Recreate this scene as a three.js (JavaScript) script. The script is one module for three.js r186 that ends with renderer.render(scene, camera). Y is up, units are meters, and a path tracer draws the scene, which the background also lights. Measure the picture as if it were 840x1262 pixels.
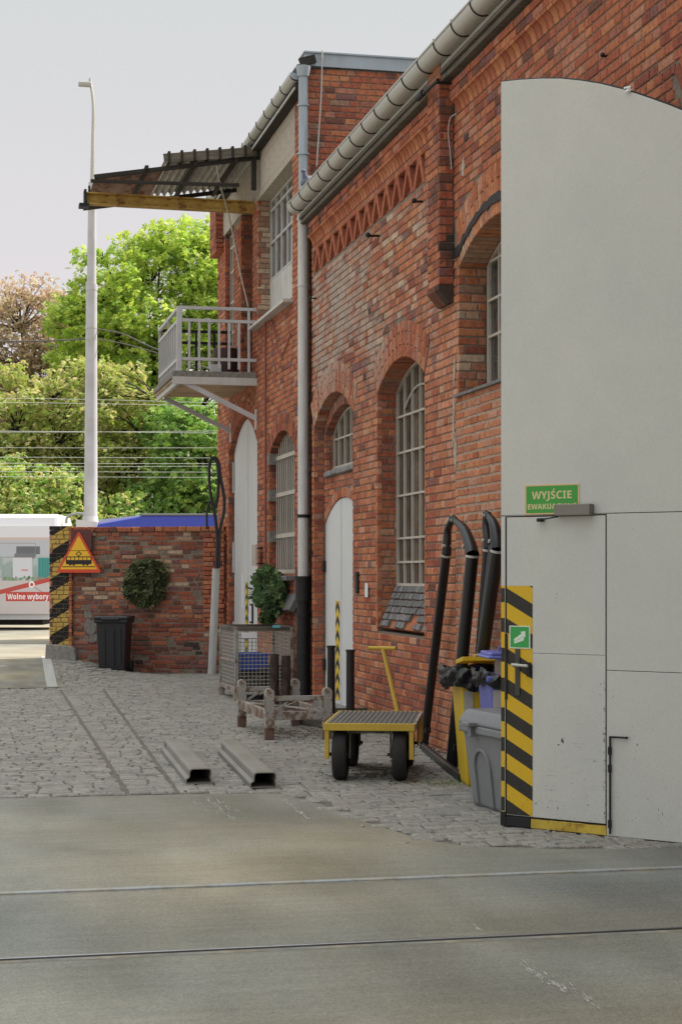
import * as THREE from 'three';
import { mergeGeometries } from 'three/addons/utils/BufferGeometryUtils.js';
import { RoundedBoxGeometry } from 'three/addons/geometries/RoundedBoxGeometry.js';

const scene = new THREE.Scene();
// ---------------------------------------------------------------- camera
// level camera, lens shifted so that the horizon lies low in the frame; the hall's wall runs along -z
const F = 2166, HY = 708, CX = 420, EYE = 1.62, TH = Math.atan(475 / F), CT = Math.cos(TH), ST = Math.sin(TH);
const camera = new THREE.PerspectiveCamera(2 * Math.atan(HY / F) * 180 / Math.PI, 840 / 1262, 0.1, 600);
camera.position.set(0, EYE, 0);
camera.rotation.y = -TH;
camera.setViewOffset(840 * 1416 / 1262, 1416, (840 * 1416 / 1262 - 840) / 2, 0, 840, 1262);

const sst = (a, b, x) => { const t = Math.min(1, Math.max(0, (x - a) / (b - a))); return t * t * (3 - 2 * t); };
// ---------------------------------------------------------------- sky, sun, exposure
const SKY = (() => {
  const w = 128, h = 64, d = new Float32Array(w * h * 4);
  for (let j = 0; j < h; j++) {
    const el = (j + 0.5) / h * 180 - 90, t = Math.min(1, Math.max(0, el / 90)), k = Math.sin(t * Math.PI / 2);
    for (let i = 0; i < w; i++) {
      const o = (j * w + i) * 4, g = 1 + 2.6 * k * k * k;           // thin bright overcast; unseen zenith raised steeply to fill the shaded yard
      const c = sst(21, 5, el), f = [0.402 + .125 * c + .02 * k, 0.424 + .075 * c + .006 * k, 0.43 + .09 * c]; d[o] = f[0] * g; d[o + 1] = f[1] * g; d[o + 2] = f[2] * g; d[o + 3] = 1;
    }
  }
  const t = new THREE.DataTexture(d, w, h, THREE.RGBAFormat, THREE.FloatType);
  t.mapping = THREE.EquirectangularReflectionMapping; t.magFilter = t.minFilter = THREE.LinearFilter; t.wrapS = THREE.RepeatWrapping; t.needsUpdate = true;
  return t;
})();
scene.background = SKY; scene.environment = SKY;
const SUN = new THREE.Vector3(0.953, 1.0, -0.303).normalize();
const sun = new THREE.DirectionalLight(0xfff4e4, 5);
sun.position.copy(SUN).multiplyScalar(90).add(new THREE.Vector3(3, 0, -35)); sun.target.position.set(3, 0, -35);
sun.castShadow = true; sun.shadow.radius = 1.5; sun.shadow.mapSize.set(4096, 4096);
Object.assign(sun.shadow.camera, { left: -60, right: 60, top: 60, bottom: -60, near: 1, far: 220 });
scene.add(sun, sun.target);
const renderer = new THREE.WebGLRenderer({ antialias: true });
renderer.toneMapping = THREE.LinearToneMapping;
renderer.toneMappingExposure = 1.5;
renderer.shadowMap.enabled = true;

// ---------------------------------------------------------------- helpers
const V3 = (x, y, z) => new THREE.Vector3(x, y, z);
function mulberry(a) { return () => { a |= 0; a = a + 0x6D2B79F5 | 0; let t = Math.imul(a ^ a >>> 15, 1 | a); t = t + Math.imul(t ^ t >>> 7, 61 | t) ^ t; return ((t ^ t >>> 14) >>> 0) / 4294967296; }; }
const R0 = mulberry(20240517), rnd = (a = 0, b = 1) => a + (b - a) * R0(), pick = a => a[Math.floor(R0() * a.length)];
const PERM = (() => { const r = mulberry(77), p = new Float32Array(65536); for (let i = 0; i < 65536; i++) p[i] = r(); return p; })();
const lat = (x, y, per, seed) => PERM[((((x % per) + per) % per) * 131 + (((y % per) + per) % per) * 7919 + seed * 3571) & 65535];
function vnoise(x, y, per = 4096, seed = 0) {
  const xi = Math.floor(x), yi = Math.floor(y), fx = x - xi, fy = y - yi, u = fx * fx * (3 - 2 * fx), v = fy * fy * (3 - 2 * fy);
  const a = lat(xi, yi, per, seed), b = lat(xi + 1, yi, per, seed), c = lat(xi, yi + 1, per, seed), d = lat(xi + 1, yi + 1, per, seed);
  return a + (b - a) * u + (c - a) * v + (a - b - c + d) * u * v;
}
const fbm = (x, y, per, seed, oct = 4) => { let s = 0, a = 0.5, n = 0; for (let o = 0; o < oct; o++) { s += a * vnoise(x, y, per, seed + o); n += a; a *= 0.5; x *= 2; y *= 2; per *= 2; } return s / n; };
// pixel of the photograph -> ray; then the ground, a wall plane x = const, a cross plane z = const, or a depth along the view axis
const ray = (px, py) => { const u = (px - CX) / F, v = (HY - py) / F; return [CT * u + ST, v, ST * u - CT]; };
const onGround = (px, py, y = 0) => { const d = ray(px, py), t = (y - EYE) / d[1]; return V3(t * d[0], y, t * d[2]); };
const onX = (px, py, x) => { const d = ray(px, py), t = x / d[0]; return V3(x, EYE + t * d[1], t * d[2]); };
const onZ = (px, py, z) => { const d = ray(px, py), t = z / d[2]; return V3(t * d[0], EYE + t * d[1], z); };
const atDepth = (px, py, D) => { const d = ray(px, py); return V3(D * d[0], EYE + D * d[1], D * d[2]); };
const project = (x, y, z) => { const a = CT * x + ST * z, c = ST * x - CT * z; return [CX + F * a / c, HY - F * (y - EYE) / c, c]; };

function dataTex(n, fn, srgb = true, m = n) {
  const d = new Uint8Array(n * m * 4);
  for (let j = 0; j < m; j++) for (let i = 0; i < n; i++) { const c = fn(i / n, j / m, i, j), o = (j * n + i) * 4; for (let k = 0; k < 3; k++) d[o + k] = Math.max(0, Math.min(255, (c.length ? c[k] : c) * 255)); d[o + 3] = 255; }
  const t = new THREE.DataTexture(d, n, m); t.wrapS = t.wrapT = THREE.RepeatWrapping; t.magFilter = THREE.LinearFilter; t.minFilter = THREE.LinearMipmapLinearFilter; t.generateMipmaps = true;
  if (srgb) t.colorSpace = THREE.SRGBColorSpace; t.needsUpdate = true; return t;
}
function canvasTex(w, h, draw) {
  const c = document.createElement('canvas'); c.width = w; c.height = h; draw(c.getContext('2d'), w, h);
  const t = new THREE.CanvasTexture(c); t.colorSpace = THREE.SRGBColorSpace; t.wrapS = t.wrapT = THREE.ClampToEdgeWrapping; return t;
}
const rep = (t, x, y = x) => { const c = t.clone(); c.repeat.set(x, y); c.needsUpdate = true; return c; };
// shared grain: speckle + blotches, used with uv in metres
const grainFn = (u, v) => { const a = fbm(u * 12, v * 12, 12, 1, 5), b = vnoise(u * 128, v * 128, 128, 9), c = vnoise(u * 60, v * 60, 60, 4); let g = 0.70 + 0.26 * a + 0.16 * (b - 0.5); if (c > 0.86) g -= 0.22 * (c - 0.86) / 0.14; return g; };
const T_grain = rep(dataTex(512, (u, v) => { const g = grainFn(u, v), w = 0.04 * (fbm(u * 8, v * 8, 8, 21, 3) - 0.5); return [g + w, g, g - w]; }), 2.4);
const T_grainB = rep(dataTex(512, (u, v) => 0.55 * fbm(u * 24, v * 24, 24, 1, 4) + 0.45 * vnoise(u * 110, v * 110, 110, 9), false), 2.4);
// painted sheet: soft dirt, specks and runs
const T_paint = dataTex(1024, (u, v) => {
  const a = fbm(u * 5, v * 5, 5, 31, 5), s = fbm(u * 70, v * 2.0, 70, 35, 3), f = vnoise(u * 300, v * 300, 300, 37), p = vnoise(u * 140, v * 140, 140, 40);
  let g = 0.86 + 0.10 * (a - 0.5) + 0.05 * (s - 0.5) + 0.04 * (f - 0.5); if (p > 0.985) g -= 0.10;
  return [g, g - 0.004, g - 0.018 + 0.03 * (a - 0.5)];
});
const T_rust = dataTex(512, (u, v) => {
  const a = fbm(u * 7, v * 7, 7, 51, 5), b = fbm(u * 22, v * 22, 22, 57, 3), k = 0.6 * sst(0.5, 0.66, 0.6 * a + 0.4 * b), g = 0.85 + 0.22 * (b - 0.5);
  return [g * (1 - k) + 0.44 * k, g * (1 - k) + 0.27 * k, g * (1 - k) + 0.17 * k];
});
const T_wood = dataTex(512, (u, v) => { const w = fbm(u * 3 + 0.6 * vnoise(u * 4, v * 3, 4, 62), v * 60, 60, 61, 4), g = 0.62 + 0.42 * (w - 0.35); return [g, g * 0.97, g * 0.92]; });
const T_soft = dataTex(512, (u, v) => { const a = fbm(u * 3, v * 3, 3, 131, 4), f = vnoise(u * 200, v * 200, 200, 134), b = fbm(u * 14, v * 14, 14, 136, 3), g = .87 + .04 * (a - .5) + .03 * (f - .5) + .02 * (b - .5); return [g + .008 * (a - .5), g, g - .012 - .02 * (a - .5)]; });
const T_dust = dataTex(512, (u, v) => { const a = fbm(u * 4, v * 4, 4, 141, 5), b = fbm(u * 20, v * 20, 20, 145, 3), g = .62 + .55 * (a - .4) + .2 * (b - .5); return [g, g * .98, g * .93]; });
const lin = (r, g, b) => new THREE.Color().setRGB(r, g, b);
const S = (c, o = {}) => new THREE.MeshStandardMaterial({ color: Array.isArray(c) ? lin(...c) : new THREE.Color(c), roughness: 0.8, ...o });
const P = (c, o = {}) => new THREE.MeshPhysicalMaterial({ color: Array.isArray(c) ? lin(...c) : new THREE.Color(c), roughness: 0.8, ...o });

const taken = {};
const numbered = n => { const k = taken[n] = (taken[n] ?? -1) + 1; return k ? `${n}_${String(k).padStart(3, '0')}` : n; };
function thing(name, label, category, pos = [0, 0, 0], turn = 0, group) {
  const o = new THREE.Group(); o.name = numbered(name); o.position.set(...pos); o.rotation.y = turn; o.userData = { label, category }; if (group) o.userData.group = group; scene.add(o); return o;
}
function mesh(name, geo, mat, parent) { const m = new THREE.Mesh(geo, mat); m.name = name; m.castShadow = m.receiveShadow = true; parent.add(m); return m; }
// same, for geometry given in world coordinates under things that are moved but not turned
function wmesh(name, geo, mat, parent) { let p = parent; const o = V3(0, 0, 0); while (p && p !== scene) { o.add(p.position); p = p.parent; } geo.translate(-o.x, -o.y, -o.z); return mesh(name, geo, mat, parent); }
function structure(name, geo, mat, label, category) { const m = mesh(name, geo, mat, scene); m.userData = { kind: 'structure', label, category }; return m; }
function one(name, geo, mat, label, category, group) { const m = mesh(numbered(name), geo, mat, scene); m.userData = { label, category }; if (group) m.userData.group = group; return m; }
// uv in metres from the dominant direction of each face
function metric(g) { const p = g.attributes.position, n = g.attributes.normal, u = g.attributes.uv; for (let i = 0; i < p.count; i++) { const a = Math.abs(n.getX(i)), b = Math.abs(n.getY(i)), c = Math.abs(n.getZ(i)), x = p.getX(i), y = p.getY(i), z = p.getZ(i); if (b > a && b > c) u.setXY(i, x, z); else if (a > c) u.setXY(i, z, y); else u.setXY(i, x, y); } return g; }
const box = (w, h, d, x = 0, y = 0, z = 0) => metric(new THREE.BoxGeometry(w, h, d).translate(x, y, z));
const rbox0 = (w, h, d, x = 0, y = 0, z = 0, r = 0.01, seg = 2) => new RoundedBoxGeometry(w, h, d, seg, Math.min(r, w / 2.01, h / 2.01, d / 2.01)).translate(x, y, z), rbox = (...a) => metric(rbox0(...a));
const merge = gs => mergeGeometries(gs.map(g => { const n = g.index ? g.toNonIndexed() : g; for (const k of Object.keys(n.attributes)) if (!['position', 'normal', 'uv'].includes(k)) n.deleteAttribute(k); return n; }));
const UPV = V3(0, 1, 0);
function rod(a, b, r0, r1 = r0, seg = 10, open = false) {
  const d = b.clone().sub(a), g = new THREE.CylinderGeometry(r1, r0, d.length(), seg, 1, open), uu = g.attributes.uv; for (let i = 0; i < uu.count; i++) uu.setXY(i, uu.getX(i) * 6.283 * Math.max(r0, r1), uu.getY(i) * d.length());
  g.applyQuaternion(new THREE.Quaternion().setFromUnitVectors(UPV, d.clone().normalize())).translate((a.x + b.x) / 2, (a.y + b.y) / 2, (a.z + b.z) / 2); return g;
}
function bar(a, b, w, h, up = UPV) {   // rectangular bar from a to b; w across, h along 'up'
  const d = b.clone().sub(a), z = d.clone().normalize(), x = up.clone().cross(z).normalize(), y = z.clone().cross(x), g = metric(new THREE.BoxGeometry(w, h, d.length()));
  return g.applyMatrix4(new THREE.Matrix4().makeBasis(x, y, z).setPosition(a.clone().add(b).multiplyScalar(0.5)));
}
const tube = (pts, r, seg = 24, rad = 8) => new THREE.TubeGeometry(new THREE.CatmullRomCurve3(pts), seg, r, rad);
// extruded shape lying in the wall plane: shape x = s (= -z), shape y = y, depth runs into the wall (+x) from x0
const WALLM = x0 => new THREE.Matrix4().makeBasis(V3(0, 0, -1), V3(0, 1, 0), V3(1, 0, 0)).setPosition(x0, 0, 0);
const inWall = (shape, x0, depth, o = {}) => new THREE.ExtrudeGeometry(shape, { depth, bevelEnabled: false, curveSegments: 10, ...o }).applyMatrix4(WALLM(x0));
const poly = pts => new THREE.Shape(pts.map(p => new THREE.Vector2(...p)));
function arc(a, rise) { const R = (a * a + rise * rise) / (2 * rise); return { R, off: rise - R, al: Math.asin(Math.min(1, a / R)), top: d => Math.sqrt(Math.max(0, R * R - d * d)) + rise - R }; }
function archPts(s0, s1, y0, ys, rise, n = 14) { const a = (s1 - s0) / 2, c = (s0 + s1) / 2, k = arc(a, rise), p = [[s0, y0], [s1, y0]]; for (let i = 0; i <= n; i++) { const d = a - 2 * a * i / n; p.push([c + d, ys + k.top(d)]); } return p; }
const inArch = (s, y, s0, s1, y0, ys, rise, pad = 0) => { const a = (s1 - s0) / 2, c = (s0 + s1) / 2, d = s - c; if (Math.abs(d) > a + pad * 0 || y < y0) return false; const k = arc(a, rise); return y < ys + k.top(d); };
// ---------------------------------------------------------------- bricks
const PAL = [[.45, .150, .078], [.37, .105, .062], [.405, .125, .07], [.27, .078, .052], [.17, .07, .052], [.06, .043, .038], [.50, .25, .165], [.52, .36, .27], [.42, .17, .12], [.50, .19, .095], [.22, .095, .09], [.31, .17, .125], [.33, .12, .085], [.46, .20, .13], [.45, .27, .19]].map(([r, g, b]) => [r * 1.42 + .03, g * 1.5 + .02, b * 1.42 + .018]).concat([[.80, .345, .20], [.73, .30, .18], [.80, .42, .29]]);
let limeAt = null;                                 // where old limewash still clings to the bricks: share 0..1
const brickMats = PAL.map(c => P(c, { map: T_grain, bumpMap: T_grainB, bumpScale: 0.006, roughness: 0.95, specularIntensity: 0.3 }));
const brickMass = new THREE.MeshPhysicalMaterial({ vertexColors: true, map: T_grain, bumpMap: T_grainB, bumpScale: 0.006, roughness: 0.95, specularIntensity: 0.3 });
// corners of one brick: x along the course, y up, z out of the wall; front at z = 0
function brickTris(L, h, d, taper, ju, jv, jit) {
  const c = 0.006, j = () => jit ? (R0() - 0.5) * jit : 0, P = [];
  const w = y => (L / 2) * (1 + (taper - 1) * (y + h / 2) / h);
  const ring = (ins, z, q) => [[-1, -1], [1, -1], [1, 1], [-1, 1]].map(([a, b]) => { const y = b * (h / 2 - ins); return [a * (w(y) - ins) + q(), y + q(), z + q() * 0.7]; });
  const f = ring(c, 0, j), m = ring(0, -c, () => 0), k = ring(0, -d, () => 0);
  const quad = (a, b, e, g) => P.push(a, b, e, a, e, g);
  quad(f[0], f[1], f[2], f[3]);
  for (let i = 0; i < 4; i++) { const n = (i + 1) % 4; quad(m[i], m[n], f[n], f[i]); quad(k[i], k[n], m[n], m[i]); }
  const pos = [], uv = [];
  for (const p of P) { pos.push(...p); uv.push(p[0] + ju + p[2] * 0.7, p[1] + jv + p[2] * 0.7); }
  return { pos, uv };
}
const brickCache = new Map();
function brickGeo(L, h, d, taper, v) {
  const key = [Math.round(L * 125), Math.round(h * 250), Math.round(d * 100), Math.round(taper * 50), v].join();
  if (!brickCache.has(key)) { const t = brickTris(L, h, d, taper, v * 0.37, v * 0.61, 0.004), g = new THREE.BufferGeometry(); g.setAttribute('position', new THREE.Float32BufferAttribute(t.pos, 3)); g.setAttribute('uv', new THREE.Float32BufferAttribute(t.uv, 2)); g.computeVertexNormals(); brickCache.set(key, g); }
  return brickCache.get(key);
}
class Bricks {
  constructor() { this.list = []; }
  add(c, U, V, N, L, h, d, tone, taper = 1) { this.list.push({ c, U, V, N, L, h, d, tone, taper }); }
  // courses on the plane through O along U; ok(u, y) says where wall is
  courses({ O, U, len, y0, y1, ok = () => true, tone, d = 0.055, ch = 0.0765, head = 0.5, wob = 0.004, joint = 0.012 }) {
    const V = UPV, N = U.clone().cross(V), n = Math.round((y1 - y0) / ch), hh = (y1 - y0) / n;
    for (let k = 0; k < n; k++) {
      const y = y0 + (k + 0.5) * hh, segs = []; let st = null;
      const step = 0.012, m = Math.ceil(len / step);
      for (let i = 0; i <= m; i++) { const u = Math.min(len, i * step), g = i < m && ok(u + step / 2, y); if (g && st === null) st = u; if (!g && st !== null) { segs.push([st, u]); st = null; } }
      let u = -[0, 0.19, 0.07, 0.26][k % 4] - 0.02 * R0(), s = k % 2;
      while (u < len) {
        const L = R0() < head ? (s++ % 2 ? 0.122 : 0.252) : (k % 2 ? 0.122 : 0.252), a0 = u, b0 = u + L; u = b0 + joint;
        for (const [a, b] of segs) {
          const A = Math.max(a, a0), B = Math.min(b, b0); if (B - A < 0.025) continue;
          const c = O.clone().addScaledVector(U, (A + B) / 2); c.y = y + (R0() - 0.5) * wob * 0.5; c.addScaledVector(N, (R0() - 0.5) * wob);
          this.add(c, U, V, N, B - A, hh - joint + (R0() - 0.5) * 0.003, d, tone((A + B) / 2, y));
        }
      }
    }
  }
  // segmental ring on a plane x = const (facing -x): centre s, springing ys, half width a, rise, ring thickness t
  ring({ x, s, ys, a, rise, t, din = 0.055, tone, ext = 0.0 }) {
    const { R, off, al } = arc(a, rise), N = V3(-1, 0, 0), n = Math.round(2 * (al + ext) * (R + t * 0.4) / 0.0765), dphi = 2 * (al + ext) / n;
    for (let i = 0; i < n; i++) {
      const ph = -(al + ext) + (i + 0.5) * dphi, V = V3(0, Math.cos(ph), Math.sin(ph)), U = V3(0, -Math.sin(ph), Math.cos(ph));
      const cuts = t > 0.3 ? (i % 2 ? [[0, 0.245], [0.257, t]] : [[0, 0.118], [0.13, t]]) : t > 0.2 ? (i % 2 ? [[0, t]] : [[0, 0.118], [0.13, t]]) : [[0, t]];
      cuts.forEach(([r0, r1], k) => {
        const rm = R + (r0 + r1) / 2, w = dphi * rm - 0.012, c = V3(x + (R0() - 0.5) * 0.004, ys + off + rm * V.y, -s + rm * V.z);
        this.add(c, U, V, N, dphi * (R + r0) - 0.012 > 0.02 ? dphi * (R + r0) - 0.011 : w, r1 - r0, k ? 0.055 : din, tone(s - rm * V.z, c.y), (R + r1) / (R + r0));
      });
    }
  }
  size(b) {
    const e = (su, sv) => { const p = b.c.clone().addScaledVector(b.U, su * b.L / 2).addScaledVector(b.V, sv * b.h / 2); return project(p.x, p.y, p.z); };
    const a = e(-1, -1), c = e(1, -1), d = e(-1, 1), m = project(b.c.x, b.c.y, b.c.z);
    if (m[2] < 1 || m[0] < 2 || m[0] > 838 || m[1] < 2 || m[1] > 1260) return 0;
    if (m[0] > 616 && m[1] > 97 + Math.max(0, (m[0] - 700)) ** 2 / 520) return 0;           // behind the open gate leaf
    const A = Math.abs((c[0] - a[0]) * (d[1] - a[1]) - (c[1] - a[1]) * (d[0] - a[0]));
    return b.N.z > 0.5 || b.N.x < -0.3 ? A : 0;
  }
  emit(parent, most = 300, name = 'brick') {
    for (const b of this.list) b.A = this.size(b);
    this.list.sort((p, q) => q.A - p.A);
    const o = V3(0, 0, 0); let p = parent; while (p && p !== scene) { o.add(p.position); p = p.parent; }
    const big = this.list.filter(b => b.A > 25).slice(0, most), set = new Set(big), rest = this.list.filter(b => !set.has(b)), M = new THREE.Matrix4();
    big.forEach((b, i) => { const m = mesh(i ? `${name}_${String(i).padStart(3, '0')}` : name, brickGeo(b.L, b.h, b.d, b.taper, i % 3), brickMats[b.tone], parent); m.position.copy(b.c).sub(o); m.quaternion.setFromRotationMatrix(M.makeBasis(b.U, b.V, b.N)); });
    if (rest.length) {
      const pos = new Float32Array(rest.length * 54 * 3), uv = new Float32Array(rest.length * 54 * 2), col = new Float32Array(rest.length * 54 * 3); let at = 0;
      for (const b of rest) {
        const t = brickTris(b.L, b.h, b.d, b.taper, R0() * 5, R0() * 5, 0.004), c = PAL[b.tone], g = rnd(0.86, 1.14);
        for (let i = 0; i < 54; i++, at++) {
          const x = t.pos[i * 3], y = t.pos[i * 3 + 1], z = t.pos[i * 3 + 2];
          pos[at * 3] = b.c.x - o.x + b.U.x * x + b.V.x * y + b.N.x * z; pos[at * 3 + 1] = b.c.y - o.y + b.U.y * x + b.V.y * y + b.N.y * z; pos[at * 3 + 2] = b.c.z - o.z + b.U.z * x + b.V.z * y + b.N.z * z;
          uv[at * 2] = t.uv[i * 2]; uv[at * 2 + 1] = t.uv[i * 2 + 1]; const w = limeAt ? limeAt(pos[at * 3] + o.x, pos[at * 3 + 1] + o.y, pos[at * 3 + 2] + o.z) : 0; for (let k = 0; k < 3; k++) col[at * 3 + k] = c[k] * g * (1 - w) + [.66, .54, .46][k] * w;
        }
      }
      const g = new THREE.BufferGeometry(); g.setAttribute('position', new THREE.BufferAttribute(pos, 3)); g.setAttribute('uv', new THREE.BufferAttribute(uv, 2)); g.setAttribute('color', new THREE.BufferAttribute(col, 3)); g.computeVertexNormals();
      const m = mesh('brickwork', g, brickMass, parent); m.userData = { kind: 'stuff' };
    }
  }
}
// weighted tone picking
const tones = (...w) => { const tot = w.reduce((a, b) => a + b[1], 0); return () => { let r = R0() * tot; for (const [i, q] of w) { r -= q; if (r <= 0) return i; } return w[0][0]; }; };
const T_RED = tones([0, 4], [1, 3], [2, 4.5], [3, .8], [8, 1.2], [12, .9], [9, 1.4], [10, .15]);
const T_PALE = tones([0, 3.5], [9, 4], [6, 1.4], [13, 2.4], [8, 1], [2, 2], [14, .25]);
const T_ORANGE = tones([15, 3], [16, 4], [17, 2], [9, 2], [0, 1], [6, .6], [13, .6]);  // pale orange brick, lifted further to carry light bounced onto the lower wall
const T_LIME = tones([7, 1.2], [14, 1.8], [11, .8], [6, 2], [13, 2], [8, 1.4], [2, 1]);
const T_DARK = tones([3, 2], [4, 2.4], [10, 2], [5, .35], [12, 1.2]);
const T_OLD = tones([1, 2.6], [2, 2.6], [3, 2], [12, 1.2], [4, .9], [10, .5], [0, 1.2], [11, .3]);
// ---------------------------------------------------------------- materials of the buildings
const W = 4.368;                                   // plane of the long wall
const m_mortar = S([.34, .27, .21], { map: T_grain, bumpMap: T_grainB, bumpScale: 0.01, roughness: 0.95 });
const m_mortarDark = m_mortar;
const m_zinc = S([.68, .68, .65], { map: T_paint, roughness: 0.45, metalness: 0.25 });
const m_zincBlue = S([.50, .57, .64], { map: T_paint, roughness: 0.5, metalness: 0.2 });
const m_pipeWhite = S([.82, .82, .82], { map: T_paint, roughness: 0.55 });
const m_iron = S([.028, .027, .027], { map: T_grain, roughness: 0.6, metalness: 0.3 });
const m_blackSteel = S([.009, .009, .010], { roughness: 0.38 });
const m_oldWood = S([.27, .25, .22], { map: T_wood, roughness: 0.9 });
const m_darkWood = S([.07, .062, .055], { map: T_wood, roughness: 0.9 });
const m_frameBeige = S([.66, .60, .53], { map: T_paint, roughness: 0.65 });
const m_frameWhite = S([.74, .74, .72], { map: T_paint, roughness: 0.65 });
const m_pane = P([.30, .28, .245], { roughness: 0.05, transmission: 0.45, thickness: 0, ior: 1.52, map: T_dust });
const m_paneDark = P([.06, .05, .042], { roughness: 0.35, transmission: 0.3, thickness: 0, ior: 1.5, specularIntensity: 0.4, map: T_dust });
const m_paneClear = P([.36, .39, .41], { roughness: 0.02, transmission: 0.5, thickness: 0, ior: 1.52, map: T_dust });
const m_doorPaint = S([.86, .875, .89], { map: rep(T_soft, 0.8), roughness: 0.55 });
const m_plaster = S([.68, .60, .50], { map: T_grain, bumpMap: T_grainB, bumpScale: 0.008, roughness: 0.95 });
const m_concrete = S([.36, .34, .31], { map: T_grain, bumpMap: T_grainB, bumpScale: 0.01, roughness: 0.95 });
const m_slate = S([.27, .265, .26], { map: T_grain, bumpMap: T_grainB, bumpScale: 0.01, roughness: 0.75 });
const m_slateLight = S([.38, .375, .37], { map: T_grain, bumpMap: T_grainB, bumpScale: 0.01, roughness: 0.75 });
const m_rusty = S([.46, .40, .34], { map: T_rust, roughness: 0.9 });
const m_tar = S([.012, .011, .011], { roughness: 0.7 });
const m_roofFelt = S([.09, .09, .095], { map: T_grain, roughness: 0.95 });
const m_white = S([.74, .74, .76], { roughness: 0.7 });

// window with glazing bars and single panes: part 'window' > frame_bar, pane
function lattice(parent, name, label, x, [s0, s1], y0, ys, rise, ms, ts, mf, mp, { arch = false, bw = 0.022, tilt = 0.008 } = {}) {
  const g = new THREE.Group(); g.name = name; if (label) g.userData.label = label; parent.add(g);
  const c = (s0 + s1) / 2, k = rise > 0 ? arc((s1 - s0) / 2, rise) : null, top = s => ys + (k ? k.top(s - c) : 0);
  const S_ = [s0, ...ms.slice().sort((a, b) => a - b), s1], Y_ = [y0, ...ts, 99];
  if (arch) { const o = poly(archPts(s0, s1, y0, ys, rise)); o.holes.push(new THREE.Path(archPts(s0 + bw * 1.3, s1 - bw * 1.3, y0 + bw * 1.3, ys, rise - bw).map(q => new THREE.Vector2(...q)))); wmesh('frame', inWall(o, x - 0.02, 0.045), mf, g); }
  else { const o = poly([[s0, y0], [s1, y0], [s1, ys], [s0, ys]]); o.holes.push(new THREE.Path([[s0 + bw, y0 + bw], [s1 - bw, y0 + bw], [s1 - bw, ys - bw], [s0 + bw, ys - bw]].map(q => new THREE.Vector2(...q)))); wmesh('frame', inWall(o, x - 0.02, 0.045), mf, g); }
  for (const s of ms) wmesh('glazing_bar', box(0.03, top(s) - y0 - 0.02, bw, x - 0.004, (top(s) + y0) / 2, -s), mf, g);
  for (const y of ts) { let a = s0, b = s1; if (k && y > ys) { const h = Math.sqrt(Math.max(0, k.R ** 2 - (y - ys - k.off) ** 2)); a = c - h; b = c + h; } wmesh('glazing_bar', box(0.028, bw, b - a - 0.02, x - 0.0065, y, -(a + b) / 2), mf, g); }
  for (let i = 0; i < S_.length - 1; i++) for (let j = 0; j < Y_.length - 1; j++) {
    const a = S_[i], b = S_[i + 1], lo = Y_[j], up = s => Math.min(Y_[j + 1], top(s)); if (Math.max(up(a), up(b), up((a + b) / 2)) < lo + 0.04) continue;
    const pts = [[a, lo], [b, lo]]; for (let q = 0; q <= 4; q++) { const s = b + (a - b) * q / 4; pts.push([s, Math.max(lo + 0.004, up(s))]); }
    const geo = new THREE.ShapeGeometry(poly(pts)).applyMatrix4(WALLM(x + 0.008)), pc = [(x + 0.008), (lo + Math.min(up((a + b) / 2), 9)) / 2, -(a + b) / 2];
    geo.translate(-pc[0], -pc[1], -pc[2]).rotateY(rnd(-tilt, tilt)).rotateZ(rnd(-tilt, tilt)).translate(...pc); const uv = geo.attributes.uv; for (let q = 0; q < uv.count; q++) uv.setXY(q, uv.getX(q) * .7 + i * 1.37, uv.getY(q) * .7 + j * .71);
    wmesh('pane', geo, mp, g);
  }
  return g;
}
// black-and-yellow chevron tape on a door (flat print on a thin strip)
let T_chev = null;
function chevron(parent, x, s, y0, y1, w) {
  T_chev ??= canvasTex(64, 512, (c, cw, ch) => { c.fillStyle = '#e2bd28'; c.fillRect(0, 0, cw, ch); c.fillStyle = '#23211f'; const p = 512 / 7; for (let i = -1; i < 8; i++) { const y = i * p; c.beginPath(); c.moveTo(0, y + 34); c.lineTo(32, y); c.lineTo(64, y + 34); c.lineTo(64, y + 34 + p * .46); c.lineTo(32, y + p * .46); c.lineTo(0, y + 34 + p * .46); c.fill(); } });
  const g = new THREE.PlaneGeometry(w, y1 - y0).rotateY(-Math.PI / 2).translate(x, (y0 + y1) / 2, -s);
  wmesh('hazard_tape', g, S([.9, .9, .9], { map: T_chev, roughness: 0.6 }), parent);
}
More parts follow.
